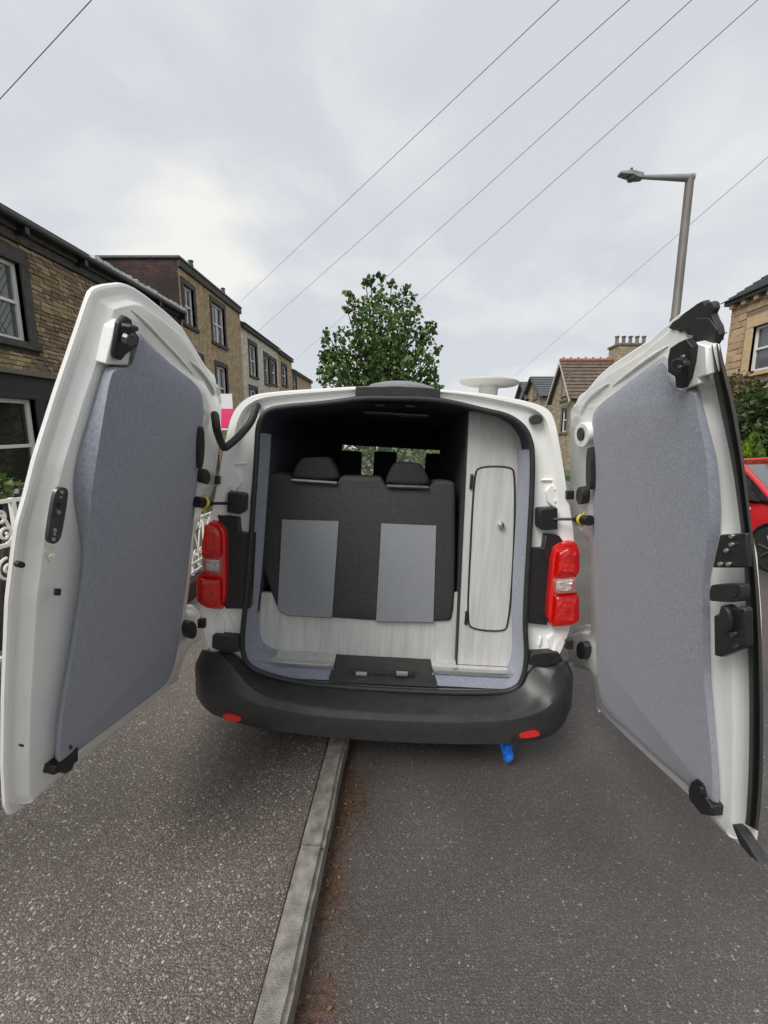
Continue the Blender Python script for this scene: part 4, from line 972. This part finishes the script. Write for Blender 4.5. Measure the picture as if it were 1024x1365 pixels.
# wide rubber seal down the free edge
sa = [(942, 440), (950, 495), (958, 535), (966, 573), (977, 623), (987, 700), (992, 745), (994, 800), (998, 880), (999, 960), (998, 1030), (995, 1085), (992, 1106)]
sc_ = [(956, 440), (966, 488), (977, 526), (985, 568), (993, 623), (1002, 700), (1008, 742), (1014, 812), (1017, 895), (1018, 970), (1017, 1040), (1013, 1090), (1009, 1118)]
mixp = lambda f: [(a[0] + (b[0] - a[0]) * f, a[1] + (b[1] - a[1]) * f) for a, b in zip(sa, sc_)]
m = MB()
rowsS = [DOR.tr(mixp(0), -.002), DOR.tr(mixp(.03), .010), DOR.tr(mixp(.3), .022), DOR.tr(mixp(.46), .004), DOR.tr(mixp(.56), .004), DOR.tr(mixp(.75), .012), DOR.tr(mixp(.97), -.012), DOR.tr(mixp(1), -.034)]
m.loops([chaikin(r, 2, False) for r in rowsS], False); m.build('edge_seal', 'rubber', dR, smooth=50)
dpart(DOR, dR, 'seal_tail', 'rubber', [(975, 1098), (984, 1106), (992, 1118), (1003, 1136), (1013, 1152), (1000, 1142), (985, 1124)], .0, .03, 0, .003)
br = dpart(DOR, dR, 'strike_bracket', 'black_plastic', [(959, 713), (994, 711), (996, 757), (949, 757)], .03, .044, 0)
for cx, cy in ((974, 715), (974, 726), (967, 734), (959, 752), (970, 752)): dpart(DOR, br, 'screw', 'aluminium', ell(cx, cy, 3, 2.8, 12), .044, .05, 0, .001)
hd = dpart(DOR, dR, 'pull_handle', 'black_plastic', [(946, 782), (950, 779), (984, 778), (988, 782), (988, 799), (984, 803), (948, 802), (945, 799)], .028, .05)
dpart(DOR, hd, 'handle_recess', 'rubber', ell(974, 791, 8, 7), .05, .052, 0, 0)
cp = dpart(DOR, dR, 'lock_case', 'black_plastic', [(951, 821), (958, 818), (960, 808), (966, 806), (974, 812), (988, 808), (992, 814), (993, 862), (960, 876), (952, 874)], .028, .05, 0)
for cx, cy, r in ((976, 846, 4), (979, 862, 3), (986, 812, 2.5)): dpart(DOR, cp, 'lock_bolt', 'steel_dark', ell(cx, cy, r, r), .05, .056, 0, .001)
dpart(DOR, cp, 'lock_lever', 'black_plastic', [(958, 812), (964, 807), (972, 818), (974, 840), (966, 845), (958, 830)], .05, .062)
# rubber plugs on the hinge sides
for D, d, pts in ((DOL, dL, ell(276, 636, 5, 10)), (DOR, dR, ell(772, 661, 4.6, 12)), (DOR, dR, ell(773, 579, 4.5, 9)), (DOL, dL, ell(257, 840, 6, 12)), (DOR, dR, ell(774, 867, 6, 12))):
    dpart(D, d, 'rubber_plug', 'rubber', pts, .0, .036, 0, .003)
dpart(DOR, dR, 'plug_collar', 'paint_white', ell(775, 580, 10, 17), .0, .030, 0, .01)
dpart(DOL, dL, 'slot_cover', 'rubber', [(267, 572), (273, 568), (274, 600), (271, 624), (266, 626)], .0, .034)
dpart(DOR, dR, 'slot_cover', 'rubber', [(781, 598), (787, 595), (789, 652), (782, 654), (780, 640)], .0, .034)
# cable conduit from body to door, upper corner
p0 = vy(342, 541, -.01); p1 = vy(336, 562, -.03); p2 = vy(318, 583, -.07); pb = vy(301, 597, -.11); p3 = DOL.at(289, 575, .05); p4 = DOL.at(287, 556, .034); p5 = DOL.at(286, 551, .01)
m = MB(); m.tube(chaikin([p0 + Vector((0, .03, 0)), p0, p1, p2, pb, pb + Vector((-.012, .0, .0)), p3, p4, p5], 2, False), .0165, 10); m.build('cable_conduit', 'rubber', VAN, smooth=80)
# check straps
for bx, D, d, sl_, tg in (((306, 671), DOL, dL, ((281, 671), (262, 669)), (272, 670)), ((738, 692), DOR, dR, ((766, 692), (787, 694)), (778, 692))):
    a = vy(*bx, -.03); b = D.at(*sl_[0], .06); c = D.at(*sl_[1], .03)
    m = MB(); m.tube([a, b], .007, 8); st = m.build('check_strap', 'black_plastic', VAN)
    m = MB(); m.tube([b, b.lerp(c, .25), b.lerp(c, .3), c], [.013, .016, .024, .024], 12); m.build('strap_sleeve', 'black_plastic', st)
    g = b.lerp(c, .5); e = (c - b).normalized()
    m = MB(); m.tube([g - e * .007, g + e * .007], .0265, 12); m.cyl(g + Vector((0, 0, -.02)), g + Vector((.004, 0, -.045)), .005, .004, 6); m.cyl(g + Vector((0, 0, .02)), g + Vector((.004, -.004, .04)), .004, .003, 6); m.build('cable_tie', 'yellow_tape', st)

# ================================================================ vegetation
def leaf_mat(name, c1, c2, c3=None):
    m = bpy.data.materials.new(name); m.use_nodes = True; t = m.node_tree; b = t.nodes['Principled BSDF']; L = t.links.new
    g = N(t, 'ShaderNodeNewGeometry'); r = N(t, 'ShaderNodeValToRGB'); L(g.outputs['Random Per Island'], r.inputs[0])
    r.color_ramp.elements[0].color = (*c1, 1); r.color_ramp.elements[1].color = (*c2, 1)
    if c3: e = r.color_ramp.elements.new(.93); e.color = (*c2, 1); r.color_ramp.elements[2].color = (*c3, 1)
    L(r.outputs[0], b.inputs['Base Color']); b.inputs['Roughness'].default_value = .5; b.inputs['Specular IOR Level'].default_value = .35
    b.inputs['Transmission Weight'].default_value = 0
    o = t.nodes['Material Output']; tl = N(t, 'ShaderNodeBsdfTranslucent'); L(r.outputs[0], tl.inputs[0]); mx = N(t, 'ShaderNodeMixShader'); mx.inputs[0].default_value = .25
    L(b.outputs[0], mx.inputs[1]); L(tl.outputs[0], mx.inputs[2]); L(mx.outputs[0], o.inputs[0])
    MAT[name] = m
leaf_mat('leaf_sycamore', (.035, .08, .02), (.13, .22, .06), (.22, .22, .10))
leaf_mat('leaf_hedge', (.05, .09, .022), (.14, .20, .055), (.24, .26, .11))
leaf_mat('leaf_ivy', (.03, .06, .02), (.08, .125, .04), (.16, .16, .08))
leaf_mat('leaf_rust', (.10, .085, .04), (.18, .14, .07), (.22, .14, .08))
leaf_mat('leaf_conifer', (.16, .26, .02), (.28, .40, .045))
material('bark', (.05, .038, .028), .95, (.09, .07, .05), 8, .8, 40)
def leaves(m, pts, size, rn, up=.5):
    for p in pts:
        s = size * rn.uniform(.6, 1.25); d = Vector((rn.gauss(0, 1), rn.gauss(0, 1), rn.gauss(0, .7) - .25)).normalized()
        n = Vector((rn.gauss(0, .8), rn.gauss(0, .8), rn.gauss(0, .6) + up)); u = d.cross(n)
        if u.length < 1e-3: continue
        u.normalize(); n = u.cross(d).normalized(); p = Vector(p)
        a, b_, c, e, f = p, p + d * s * .45 + u * s * .5 + n * s * .10, p + d * s * 1.05 - n * s * .12, p + d * s * .45 - u * s * .5 + n * s * .10, p + d * s * .5
        V = [m.bm.verts.new(q) for q in (a, b_, c, e, f)]
        m.bm.faces.new((V[0], V[1], V[4])); m.bm.faces.new((V[1], V[2], V[4])); m.bm.faces.new((V[2], V[3], V[4])); m.bm.faces.new((V[3], V[0], V[4]))
def crown_pts(centres, n, rn, shell=.55):
    tot = sum(r ** 2 for _, r in centres); out = []
    for c, r in centres:
        for _ in range(int(n * r * r / tot)):
            d = Vector((rn.gauss(0, 1), rn.gauss(0, 1), rn.gauss(0, 1))).normalized()
            out.append(Vector(c) + d * r * (shell + (1 - shell) * rn.random() ** .6) * rn.uniform(.85, 1.12))
    return out
# sycamore beyond the van
rn = random.Random(11); TY = 13.0
t1 = tag(empty('tree', (0, 0, 0)), 'bushy green sycamore tree rising beyond the van roof', 'tree')
def tp_(px, py, dy=0): return onY(px, py, TY + dy)
cl_ = [(tp_(505, 392), .30), (tp_(497, 415, -.2), .5), (tp_(528, 408, .2), .45), (tp_(548, 425), .36), (tp_(478, 420, .3), .36), (tp_(470, 402), .2), (tp_(512, 445, -.6), .75), (tp_(545, 460, .2), .65), (tp_(475, 462, -.2), .7), (tp_(450, 480, .2), .5), (tp_(565, 448), .32),
       (tp_(440, 475), .32), (tp_(565, 485, -.3), .48), (tp_(520, 495, -.6), .85), (tp_(455, 500, -.4), .6), (tp_(572, 512), .4), (tp_(480, 520), .8), (tp_(540, 530), .9), (tp_(510, 480, .9), .9), (tp_(436, 505), .28), (tp_(505, 560), 1.1)]
tw = [(tp_(*q), .13) for q in ((508, 369), (494, 372), (522, 378), (540, 383), (465, 392), (462, 410), (574, 432), (583, 465), (434, 455), (428, 492), (580, 492), (584, 520), (576, 440), (436, 445), (488, 378), (550, 398), (556, 412), (428, 478), (448, 447))]
m = MB(); leaves(m, crown_pts(cl_, 6000, rn, .3) + [p for c, r in tw for p in crown_pts([(c, r)], 24, rn, .2)], .135, rn); m.build('crown', 'leaf_sycamore', t1, smooth=0, recalc=False)
m = MB(); b0 = tp_(508, 600); m.tube([Vector((b0.x, TY, 0)), Vector((b0.x + .05, TY, 1.5)), tp_(509, 540)], [.16, .13, .1], 10)
for (c, r) in cl_ + tw:
    s = tp_(509, 560); mm = s.lerp(c, .5) + Vector((0, 0, -.1)); m.tube([s, mm, c], [.07, .04, .012], 6)
m.build('trunk', 'bark', t1)
def bush(name, label, cat, mat, centres, n, size, seed, base, group=None, lean=0):
    rn = random.Random(seed); r = tag(empty(name), label, cat, group)
    m = MB(); leaves(m, crown_pts(centres, n, rn, .5), size, rn); m.build('crown', mat, r, smooth=0, recalc=False)
    m = MB()
    for c, rad in centres: m.tube([Vector((base[0] + (c[0] - base[0]) * .3, base[1] + (c[1] - base[1]) * .3, base[2])), Vector(c)], [.035, .012], 6)
    m.build('trunk', 'bark', r); return r
# hedge ahead, seen through the van's windscreen
bush('hedge', 'loose green hedge ahead of the van, seen through its windscreen', 'hedge', 'leaf_hedge', [((x, 12.2 + .3 * math.sin(x * 3), z), .5) for x in (-2.2, -1.5, -.8, -.1, .6, 1.3, 2.0, 2.7) for z in (.5, 1.1, 1.55)], 2600, .15, 21, (0, 12.2, 0))
# shrubs in front of the right hand house
rc = lambda px, py, X: onX(px, py, X)
bush('shrub', 'tall dark green ivy shrub against the sandstone house', 'shrub', 'leaf_ivy', [(rc(1012, 545, 9.6), .75), (rc(1030, 560, 9.6), .9), (rc(1015, 580, 9.6), .7), (rc(1040, 600, 9.6), .9), (rc(1000, 600, 9.8), .6), (rc(1045, 540, 9.6), .7), (rc(985, 600, 9.9), .6)], 3600, .13, 31, (9.8, 9.6, .35))
bush('shrub', 'rusty brown leaved shrub between the ivy and the van door', 'shrub', 'leaf_rust', [(rc(978, 525, 9.9), .5), (rc(985, 545, 9.8), .6), (rc(975, 565, 9.8), .6), (rc(992, 520, 9.9), .4), (rc(968, 590, 9.8), .6), (rc(990, 575, 9.8), .5), (rc(985, 508, 10.1), .3)], 2600, .11, 32, (9.9, 10.4, .35))
def conifer():
    rn = random.Random(9); b = rc(1006, 622, 8.98); tip = rc(1006, 577, 8.98); H = tip.z - .35
    r = tag(empty('conifer'), 'small bright lime green conifer behind the red car', 'conifer')
    m = MB(); pts = []
    for _ in range(2600):
        f = rn.random() ** .75; rad = .36 * (1 - f ** 1.6) ** .8 * rn.uniform(.7, 1.06); a = rn.uniform(0, 6.283)
        pts.append(Vector((tip.x + rad * math.cos(a), tip.y + rad * math.sin(a), .75 + f * (tip.z - .75))))
    for p in pts:
        d = (Vector((p.x - tip.x, p.y - tip.y, 0)) * .8 + Vector((rn.gauss(0, .1), rn.gauss(0, .1), .55))).normalized(); u = d.cross(Vector((rn.gauss(0, 1), rn.gauss(0, 1), .3))).normalized(); s = rn.uniform(.05, .10)
        V = [m.bm.verts.new(q) for q in (p - u * s * .22, p + u * s * .22, p + d * s)]; m.bm.faces.new(V)
    m.build('crown', 'leaf_conifer', r, smooth=0, recalc=False)
    m = MB(); m.cyl((tip.x, tip.y, .3), (tip.x, tip.y, 1.6), .05, .02, 8); m.build('trunk', 'bark', r)
conifer()
bush('garden_plant', 'low leafy green plant behind the white railing', 'plant', 'leaf_hedge', [(onX(8, 648, -3.0), .1), (onX(28, 652, -3.0), .08), (onX(-10, 650, -3.0), .12), (onX(-25, 650, -3.0), .1)], 110, .06, 41, (-3.0, 2.9, .12))

# ================================================================ right hand side houses
FR = Facade('R', 11.0)
h = tag(empty('stone_house'), 'warm sandstone house with tall sash windows behind ivy shrubs', 'house')
c0 = rc(977, 408, 11.0); Y1 = c0.y; EV = c0.z; Y0 = 3.2
wa = sorted((rc(1002, 460, 11).y, rc(1040, 460, 11).y)); zt, zb_ = rc(1012, 434, 11).z, rc(1012, 494, 11).z
ww = [(wa[0], wa[1], zb_, zt), (wa[0], wa[1], .9, 2.7), (wa[0] - 3.2, wa[1] - 3.2, zb_, zt)]
m = MB(); FR.wall(m, Y0, Y1, .2, EV, ww); m.quad((11, Y1, .2), (11, Y1, EV), (18, Y1, EV), (18, Y1, .2)); m.build('wall', 'mortar_buff', h)
FR.stones(h, Y0, Y1, 2.6, EV - .06, [(a - .3, b + .3, c - .2, d + .36) for a, b, c, d in ww], ['stone_warm_0', 'stone_warm_1', 'stone_warm_2'], hc=(.15, .22), wr=(.25, .6), proud=.035, key=lambda i: -i[0] + (i[2] < 3) * 1.5, seed=4, limit=220)
for w in ww: FR.window(h, *w, surround='stone_warm_0', jamb=.24, glass='window_glass')
m = MB(); FR.box(m, Y0, Y1 + .1, -.1, .2, EV, EV + .17); m.build('eaves_board', 'slate', h)
for k in range(22):
    u = Y1 - .12 - k * .42; m = MB(); FR.box(m, u - .07, u + .07, 0, .15, EV - .13, EV - .002); m.build('eaves_corbel', 'stone_warm_1', h, bevel=.01)
m = MB(); roof_courses(m, (10.74, Y0, EV + .08), (10.74, Y1 + .15, EV + .08), (14.5, Y0, EV + 2.5), (14.5, Y1 + .15, EV + 2.5), 16); m.build('roof', 'slate', h, smooth=0)
m = MB(); m.tube([FR.p(Y1 - .02, .1, EV - .8), FR.p(Y1 + .08, .12, EV - .8), FR.p(Y1 + .08, .12, EV - 1.0)], .02, 6); m.build('wall_bracket', 'slate', h)

# gabled houses further along
material('tile_brown', (.10, .078, .06), .85, (.16, .125, .098), 3, .4, 30)
material('tile_ridge', (.26, .10, .055), .85, (.34, .15, .085), 8)
material('barge_white', (.5, .47, .4), .7, (.56, .53, .46), 6)
material('chimney_pot', (.11, .095, .08), .85, (.18, .15, .125), 8)
def gable_house(label, apex, left, right, depth, wall, roofm, ridge_, wins, barge, X=11.0, group='gabled stone houses across the road'):
    """gable faces the road; its ridge runs back from it"""
    hh = tag(empty('gabled_house'), label, 'house', group)
    a = rc(*apex, X); l = rc(*left, X); r = rc(*right, X); ez = (l.z + r.z) / 2; yc = a.y; hw = max(l.y - yc, yc - r.y); y0, y1 = yc - hw, yc + hw
    F = Facade('R', X); m = MB(); F.wall(m, y0, y1, .3, ez, wins)
    m.quad(F.p(y0, 0, ez), F.p(y1, 0, ez), F.p(yc + .001, 0, a.z - .1), F.p(yc - .001, 0, a.z - .1))
    for y in (y0, y1): m.quad((X, y, .3), (X, y, ez), (X + depth, y, ez), (X + depth, y, .3))
    m.build('wall', wall, hh)
    for w in wins: F.window(hh, *w, surround='sill_stone', jamb=.16, glass='window_dark')
    sl = (a.z - ez) / hw; ov = .22
    for sg in (-1, 1):
        m = MB(); roof_courses(m, (X - .25, yc + sg * (hw + ov), ez - ov * sl), (X + depth, yc + sg * (hw + ov), ez - ov * sl), (X - .25, yc, a.z), (X + depth, yc, a.z), 11, .03, .05); m.build('roof', roofm, hh, smooth=0)
        m = MB(); e0, e1 = Vector((X - .27, yc + sg * (hw + ov), ez - ov * sl - .02)), Vector((X - .27, yc, a.z - .02))
        m.loops([[e0, e1], [e0 + Vector((0, 0, -.2)), e1 + Vector((0, 0, -.2))]], False); o = m.build('bargeboard', barge, hh); so = o.modifiers.new('thick', 'SOLIDIFY'); so.thickness = .06
    if ridge_:
        k = 0; x = X - .25
        while x < X + depth:
            m = MB(); m.tube([(x, yc, a.z + .06), (x + .42, yc, a.z + .06)], .13, 8)
            if k % 1 == 0: m.box(x + .16, x + .26, yc - .03, yc + .03, a.z + .15, a.z + .26)
            m.build('ridge_tile', ridge_, hh); x += .45; k += 1
    return hh, a, ez
ws = lambda px0, px1, py0, py1: (*sorted((rc(px0, py0, 11).y, rc(px1, py0, 11).y)), rc(px0, py1, 11).z, rc(px0, py0, 11).z)
hh, ga, gez = gable_house('gabled stone house with brown tiled roof and row of chimney pots', (752, 482), (738, 530), (763, 528), 8.0, 'stone_grey', 'tile_brown', 'tile_ridge',
    [ws(750, 757, 545, 576), (ga_ := rc(753, 500, 11)) and (rc(757, 505, 11).y, rc(751, 505, 11).y, rc(753, 532, 11).z, rc(753, 503, 11).z)], 'barge_white')
k0, k1 = onY(820, 475, ga.y - .2), onY(858, 475, ga.y - .2)
zc = onY(835, 462, ga.y - .2).z
m = MB(); m.box(k0.x, k1.x + .1, ga.y - .55, ga.y + .55, ga.z - 1.2, zc, .0); ch = m.build('chimney', 'stone_grey', hh)
m = MB(); m.box(k0.x - .08, k1.x + .18, ga.y - .63, ga.y + .63, zc, zc + .12, .02); m.build('chimney_cap', 'sill_stone', ch)
zp = onY(835, 447, ga.y - .2).z
for k in range(5):
    x = k0.x + .14 + k * (k1.x - k0.x - .1) / 4; m = MB(); m.lathe([(.12, 0), (.13, .05), (.10, .1), (.095, zp - zc - .22), (.13, zp - zc - .18), (.13, zp - zc - .12), (.09, zp - zc - .12)], (x, ga.y, zc + .12), 12); m.build('chimney_pot', 'chimney_pot', ch)
gable_house('slate roofed gabled house next to the brown tiled one', (712, 502), (704, 531), (724, 527), 6.0, 'stone_grey', 'slate_blue', None, [(rc(717, 512, 11).y, rc(713, 512, 11).y, rc(715, 530, 11).z, rc(715, 512, 11).z)], 'slate')
gable_house('small slate roofed gabled house furthest along the road', (698, 509), (692, 532), (704, 530), 6.0, 'stone_grey', 'slate_blue', None, [], 'slate')

# ================================================================ street lamp, sign, cables
material('lamp_steel', (.12, .112, .106), .6, (.17, .158, .148), 5, .2, 60, metal=.2, stretch=(1, 1, .3))
material('lamp_grey', (.22, .23, .25), .5, (.28, .29, .31), 6)
LX = 7.55
tp0 = rc(920, 236, LX); lx, ly, lz_ = tp0.x, tp0.y, tp0.z
lamp = tag(empty('street_lamp', (0, 0, 0)), 'grey steel street lamp with a long level arm', 'street lamp')
m = MB(); m.tube([(lx, ly, .05), (lx, ly, 1.3), (lx, ly, 1.32), (lx, ly, 5.0), (lx, ly, 5.03), (lx, ly, lz_)], [.14, .14, .12, .115, .10, .095], 14); m.build('post', 'lamp_steel', lamp)
ax = onY(853, 236, ly); a0 = Vector((lx + .08, ly, lz_ - .02)); a1 = Vector((ax.x, ly, ax.z))
m = MB(); m.tube([a0, a0.lerp(a1, .1), a1], [.10, .085, .042], 12); m.build('arm', 'lamp_grey', lamp)
e1 = onY(825, 232, ly); L_ = (a1 - e1).length
m = MB(); cc_ = a1.lerp(e1, .42)
m.loops([[a1 + Vector((.06, sy * .08, sz * .06)) for sy, sz in ((-1, -1), (1, -1), (1, 1), (-1, 1))], [a1 + Vector((-.12, sy * .12, sz * .065 + .01)) for sy, sz in ((-1, -1), (1, -1), (1, 1), (-1, 1))],
         [cc_ + Vector((-.02, sy * .13, sz * .05 + .015)) for sy, sz in ((-1, -1), (1, -1), (1, 1), (-1, 1))], [e1 + Vector((0, sy * .08, sz * .025)) for sy, sz in ((-1, -1), (1, -1), (1, 1), (-1, 1))]], True, True, True)
la = m.build('lantern', 'lamp_grey', lamp, bevel=.012)
m = MB(); m.cyl(cc_ + Vector((0, 0, .06)), cc_ + Vector((0, 0, .17)), .04, .03, 10); m.build('photocell', 'slate', la)
m = MB(); m.lathe([(.02, -.14), (.09, -.11), (.12, -.05)], cc_ + Vector((.02, 0, -.0)), 14); m.build('lamp_bowl', 'window_glass', la)

material('sign_pink', (.80, .03, .16), .5, (.84, .05, .19), 4); material('sign_white', (.75, .75, .74), .5)
sp = onX(301, 556, -3.2); sy0 = sp.y
sg_ = tag(empty('sale_board'), 'pink and white estate agent board by the terrace', 'sign')
q0, q1 = onY(296, 545, sy0), onY(314, 571, sy0); qw = onY(300, 525, sy0)
m = MB(); m.box(q0.x - .12, q1.x, sy0 - .01, sy0 + .01, q1.z, q0.z); m.build('board', 'sign_pink', sg_)
m = MB(); m.box(q0.x - .12, q1.x - .03, sy0 - .01, sy0 + .01, q0.z + .002, qw.z); m.build('board_top', 'sign_white', sg_)
m = MB(); m.box(q0.x - .12, q1.x, sy0 - .01, sy0 + .01, q1.z - .035, q1.z - .002); m.build('board_strip', 'sign_white', sg_)
m = MB(); m.box(q0.x - .2, q0.x - .13, sy0 - .03, sy0 + .04, .1, qw.z + .3); m.build('post', 'bark', sg_)

material('cable_black', (.16, .16, .17), .6)
def cable(label, p_near, p_far, ext, sag, r=.006, group='overhead cables'):
    a, b = Vector(p_near), Vector(p_far); a = a + (a - b) * ext
    pts = [a.lerp(b, k / 30) + Vector((0, 0, -sag * 4 * (k / 30) * (1 - k / 30))) for k in range(31)]
    m = MB(); m.tube(pts, r, 6); tag(m.build('overhead_cable', 'cable_black', smooth=80), label, 'cable', group)
cable('overhead cable running to the tall tan house roof corner', onZ(745, 0, 8.2), onX(321, 402, XL), .5, .0)
cable('overhead cable running to the cream painted house eaves', onZ(839, 0, 8.2), onX(345, 441, XL), .5, .0)
cable('overhead cable running to the plain tan house eaves', onZ(922, 0, 8.2), onX(396, 478, XL), .5, .0)
cable('overhead cable passing behind the bushy green tree', onZ(1010, 0, 8.2), onX(430, 516, XL + 2), .5, .0)
cable('overhead cable running past the street lamp to the far gabled house', onZ(1024, 209, 8.2), onX(687, 501, 10.9), .5, .0)
cable('short overhead cable above the lattice windowed house', onZ(122, 0, 7.6), onX(-60, 197, XL), .6, .0)

# ================================================================ red car across the road
material('paint_red', (.52, .012, .018), .25, (.55, .016, .022), 3, coat=1.0)
material('car_rim', (.06, .045, .045), .4, (.09, .07, .07), 10, metal=.6)
car = tag(empty('parked_car', (0, 0, 0)), 'red hatchback car parked across the road', 'car')
CX, CY = 6.08, 5.28      # centre line and front axle; the car faces the photographer
def cp_(x, y, z): return Vector((CX + x, CY + y, z))
prof = [(-.80, .30, .55, .42), (-.72, .24, .74, .66), (-.45, .22, .86, .80), (.1, .22, .93, .85), (.5, .22, .97, .86), (1.6, .22, .98, .87), (2.6, .22, .99, .86), (3.0, .25, .97, .82), (3.12, .32, .9, .7)]
m = MB(); lps = []
for y, z0, z1, w in prof:
    lps.append([cp_(-w * .9, y, z0), cp_(-w, y, z0 + .12), cp_(-w, y, (z0 + z1) / 2 + .05), cp_(-w * .95, y, z1 - .03), cp_(-w * .8, y, z1), cp_(w * .8, y, z1), cp_(w * .95, y, z1 - .03), cp_(w, y, (z0 + z1) / 2 + .05), cp_(w, y, z0 + .12), cp_(w * .9, y, z0)])
m.loops(lps, True, True, True)
m.build('body', 'paint_red', car, smooth=60, subsurf=1)
m = MB()
m.loops([[cp_(sx * w, y, z) for y, z, w in ((.92, 1.40, .60), (1.4, 1.47, .63), (2.2, 1.46, .62), (2.85, 1.38, .58))] for sx in (-1, -.6, 0, .6, 1)], False)
rf_ = m.build('roof', 'paint_red', car, smooth=60); so = rf_.modifiers.new('thick', 'SOLIDIFY'); so.thickness = .05
for sg in (-1, 1):
    m = MB(); m.tube([cp_(sg * .82, .12, .94), cp_(sg * .72, .55, 1.2), cp_(sg * .62, .95, 1.42)], [.045, .04, .04], 8); m.tube([cp_(sg * .80, 3.0, .96), cp_(sg * .60, 2.8, 1.39)], .06, 8); m.tube([cp_(sg * .62, .95, 1.42), cp_(sg * .65, 1.8, 1.48), cp_(sg * .6, 2.8, 1.40)], .035, 8); m.tube([cp_(sg * .84, 1.75, .96), cp_(sg * .65, 1.8, 1.45)], .04, 8)
    m.build('roof_pillars', 'paint_red', car, smooth=80)
    m = MB(); m.loops([[cp_(sg * .83, .2, .95), cp_(sg * .85, 1.75, .96), cp_(sg * .80, 2.95, .97)], [cp_(sg * .63, .97, 1.40), cp_(sg * .66, 1.78, 1.45), cp_(sg * .60, 2.75, 1.38)]], False); m.build('side_window', 'tinted_glass', car)
    m = MB(); q = [cp_(sg * .85, .30, .93), cp_(sg * .86, .62, .94), cp_(sg * .79, .62, 1.17)]; m.plate(q, (sg * .012, 0, 0)); m.build('mirror_triangle', 'black_plastic', car)
    m = MB(); m.box(CX + sg * .98 - .1, CX + sg * .98 + .1, CY + .62, CY + .74, .95, 1.1, .03); m.build('wing_mirror', 'paint_red', car)
    m = MB(); m.box(CX + sg * .868 - .006, CX + sg * .868 + .006, CY + .42, CY + .50, .80, .83, .004); m.build('side_indicator', 'sign_white', car)
    m = MB(); m.box(CX + sg * .62 - .16, CX + sg * .62 + .16, CY - .80, CY - .66, .58, .70, .04); m.build('headlight', 'window_glass', car)
    for wy in (0, 2.5):
        m = MB(); m.lathe([(.21, -.09), (.29, -.095), (.31, -.07), (.315, 0), (.31, .07), (.29, .095), (.21, .09)], cp_(sg * .79, wy, .315), 28, 'X'); w = m.build('wheel', 'rubber', car)
        m = MB(); m.lathe([(.03, -.085), (.05, -.09), (.2, -.07), (.22, -.09), (.22, .09), (.2, .07), (.05, .09), (.03, .085)], cp_(sg * .79, wy, .315), 24, 'X'); ri = m.build('rim', 'car_rim', w)
        for k in range(7):
            a = k * 2 * math.pi / 7; c = cp_(sg * .88, wy, .315)
            m = MB(); m.tube([c + Vector((0, .04 * math.cos(a), .04 * math.sin(a))), c + Vector((0, .2 * math.cos(a + .18), .2 * math.sin(a + .18)))], [.022, .016], 6); m.build('spoke', 'steel_dark', w)
        m = MB(); m.tube([cp_(sg * .868, wy + .36 * math.cos(a), .315 + .36 * math.sin(a)) for a in [math.pi * k / 12 for k in range(13)]], .02, 6); m.build('arch_trim', 'black_plastic', car)
        m = MB(); m.lathe([(.03, -.004), (.355, -.004), (.355, .004), (.03, .004)], cp_(sg * .862, wy, .315), 28, 'X'); m.build('arch_void', 'rubber', car)
m = MB(); m.loops([[cp_(x, .12, .95 + .02 * (1 - abs(x))) for x in (-.80, -.4, 0, .4, .80)], [cp_(x * .75, .95, 1.41 + .02 * (1 - abs(x))) for x in (-.80, -.4, 0, .4, .80)]], False); m.build('windscreen', 'window_glass', car)
m = MB(); m.box(CX - .3, CX + .3, CY - .83, CY - .74, .36, .5, .02); m.build('grille', 'black_plastic', car)
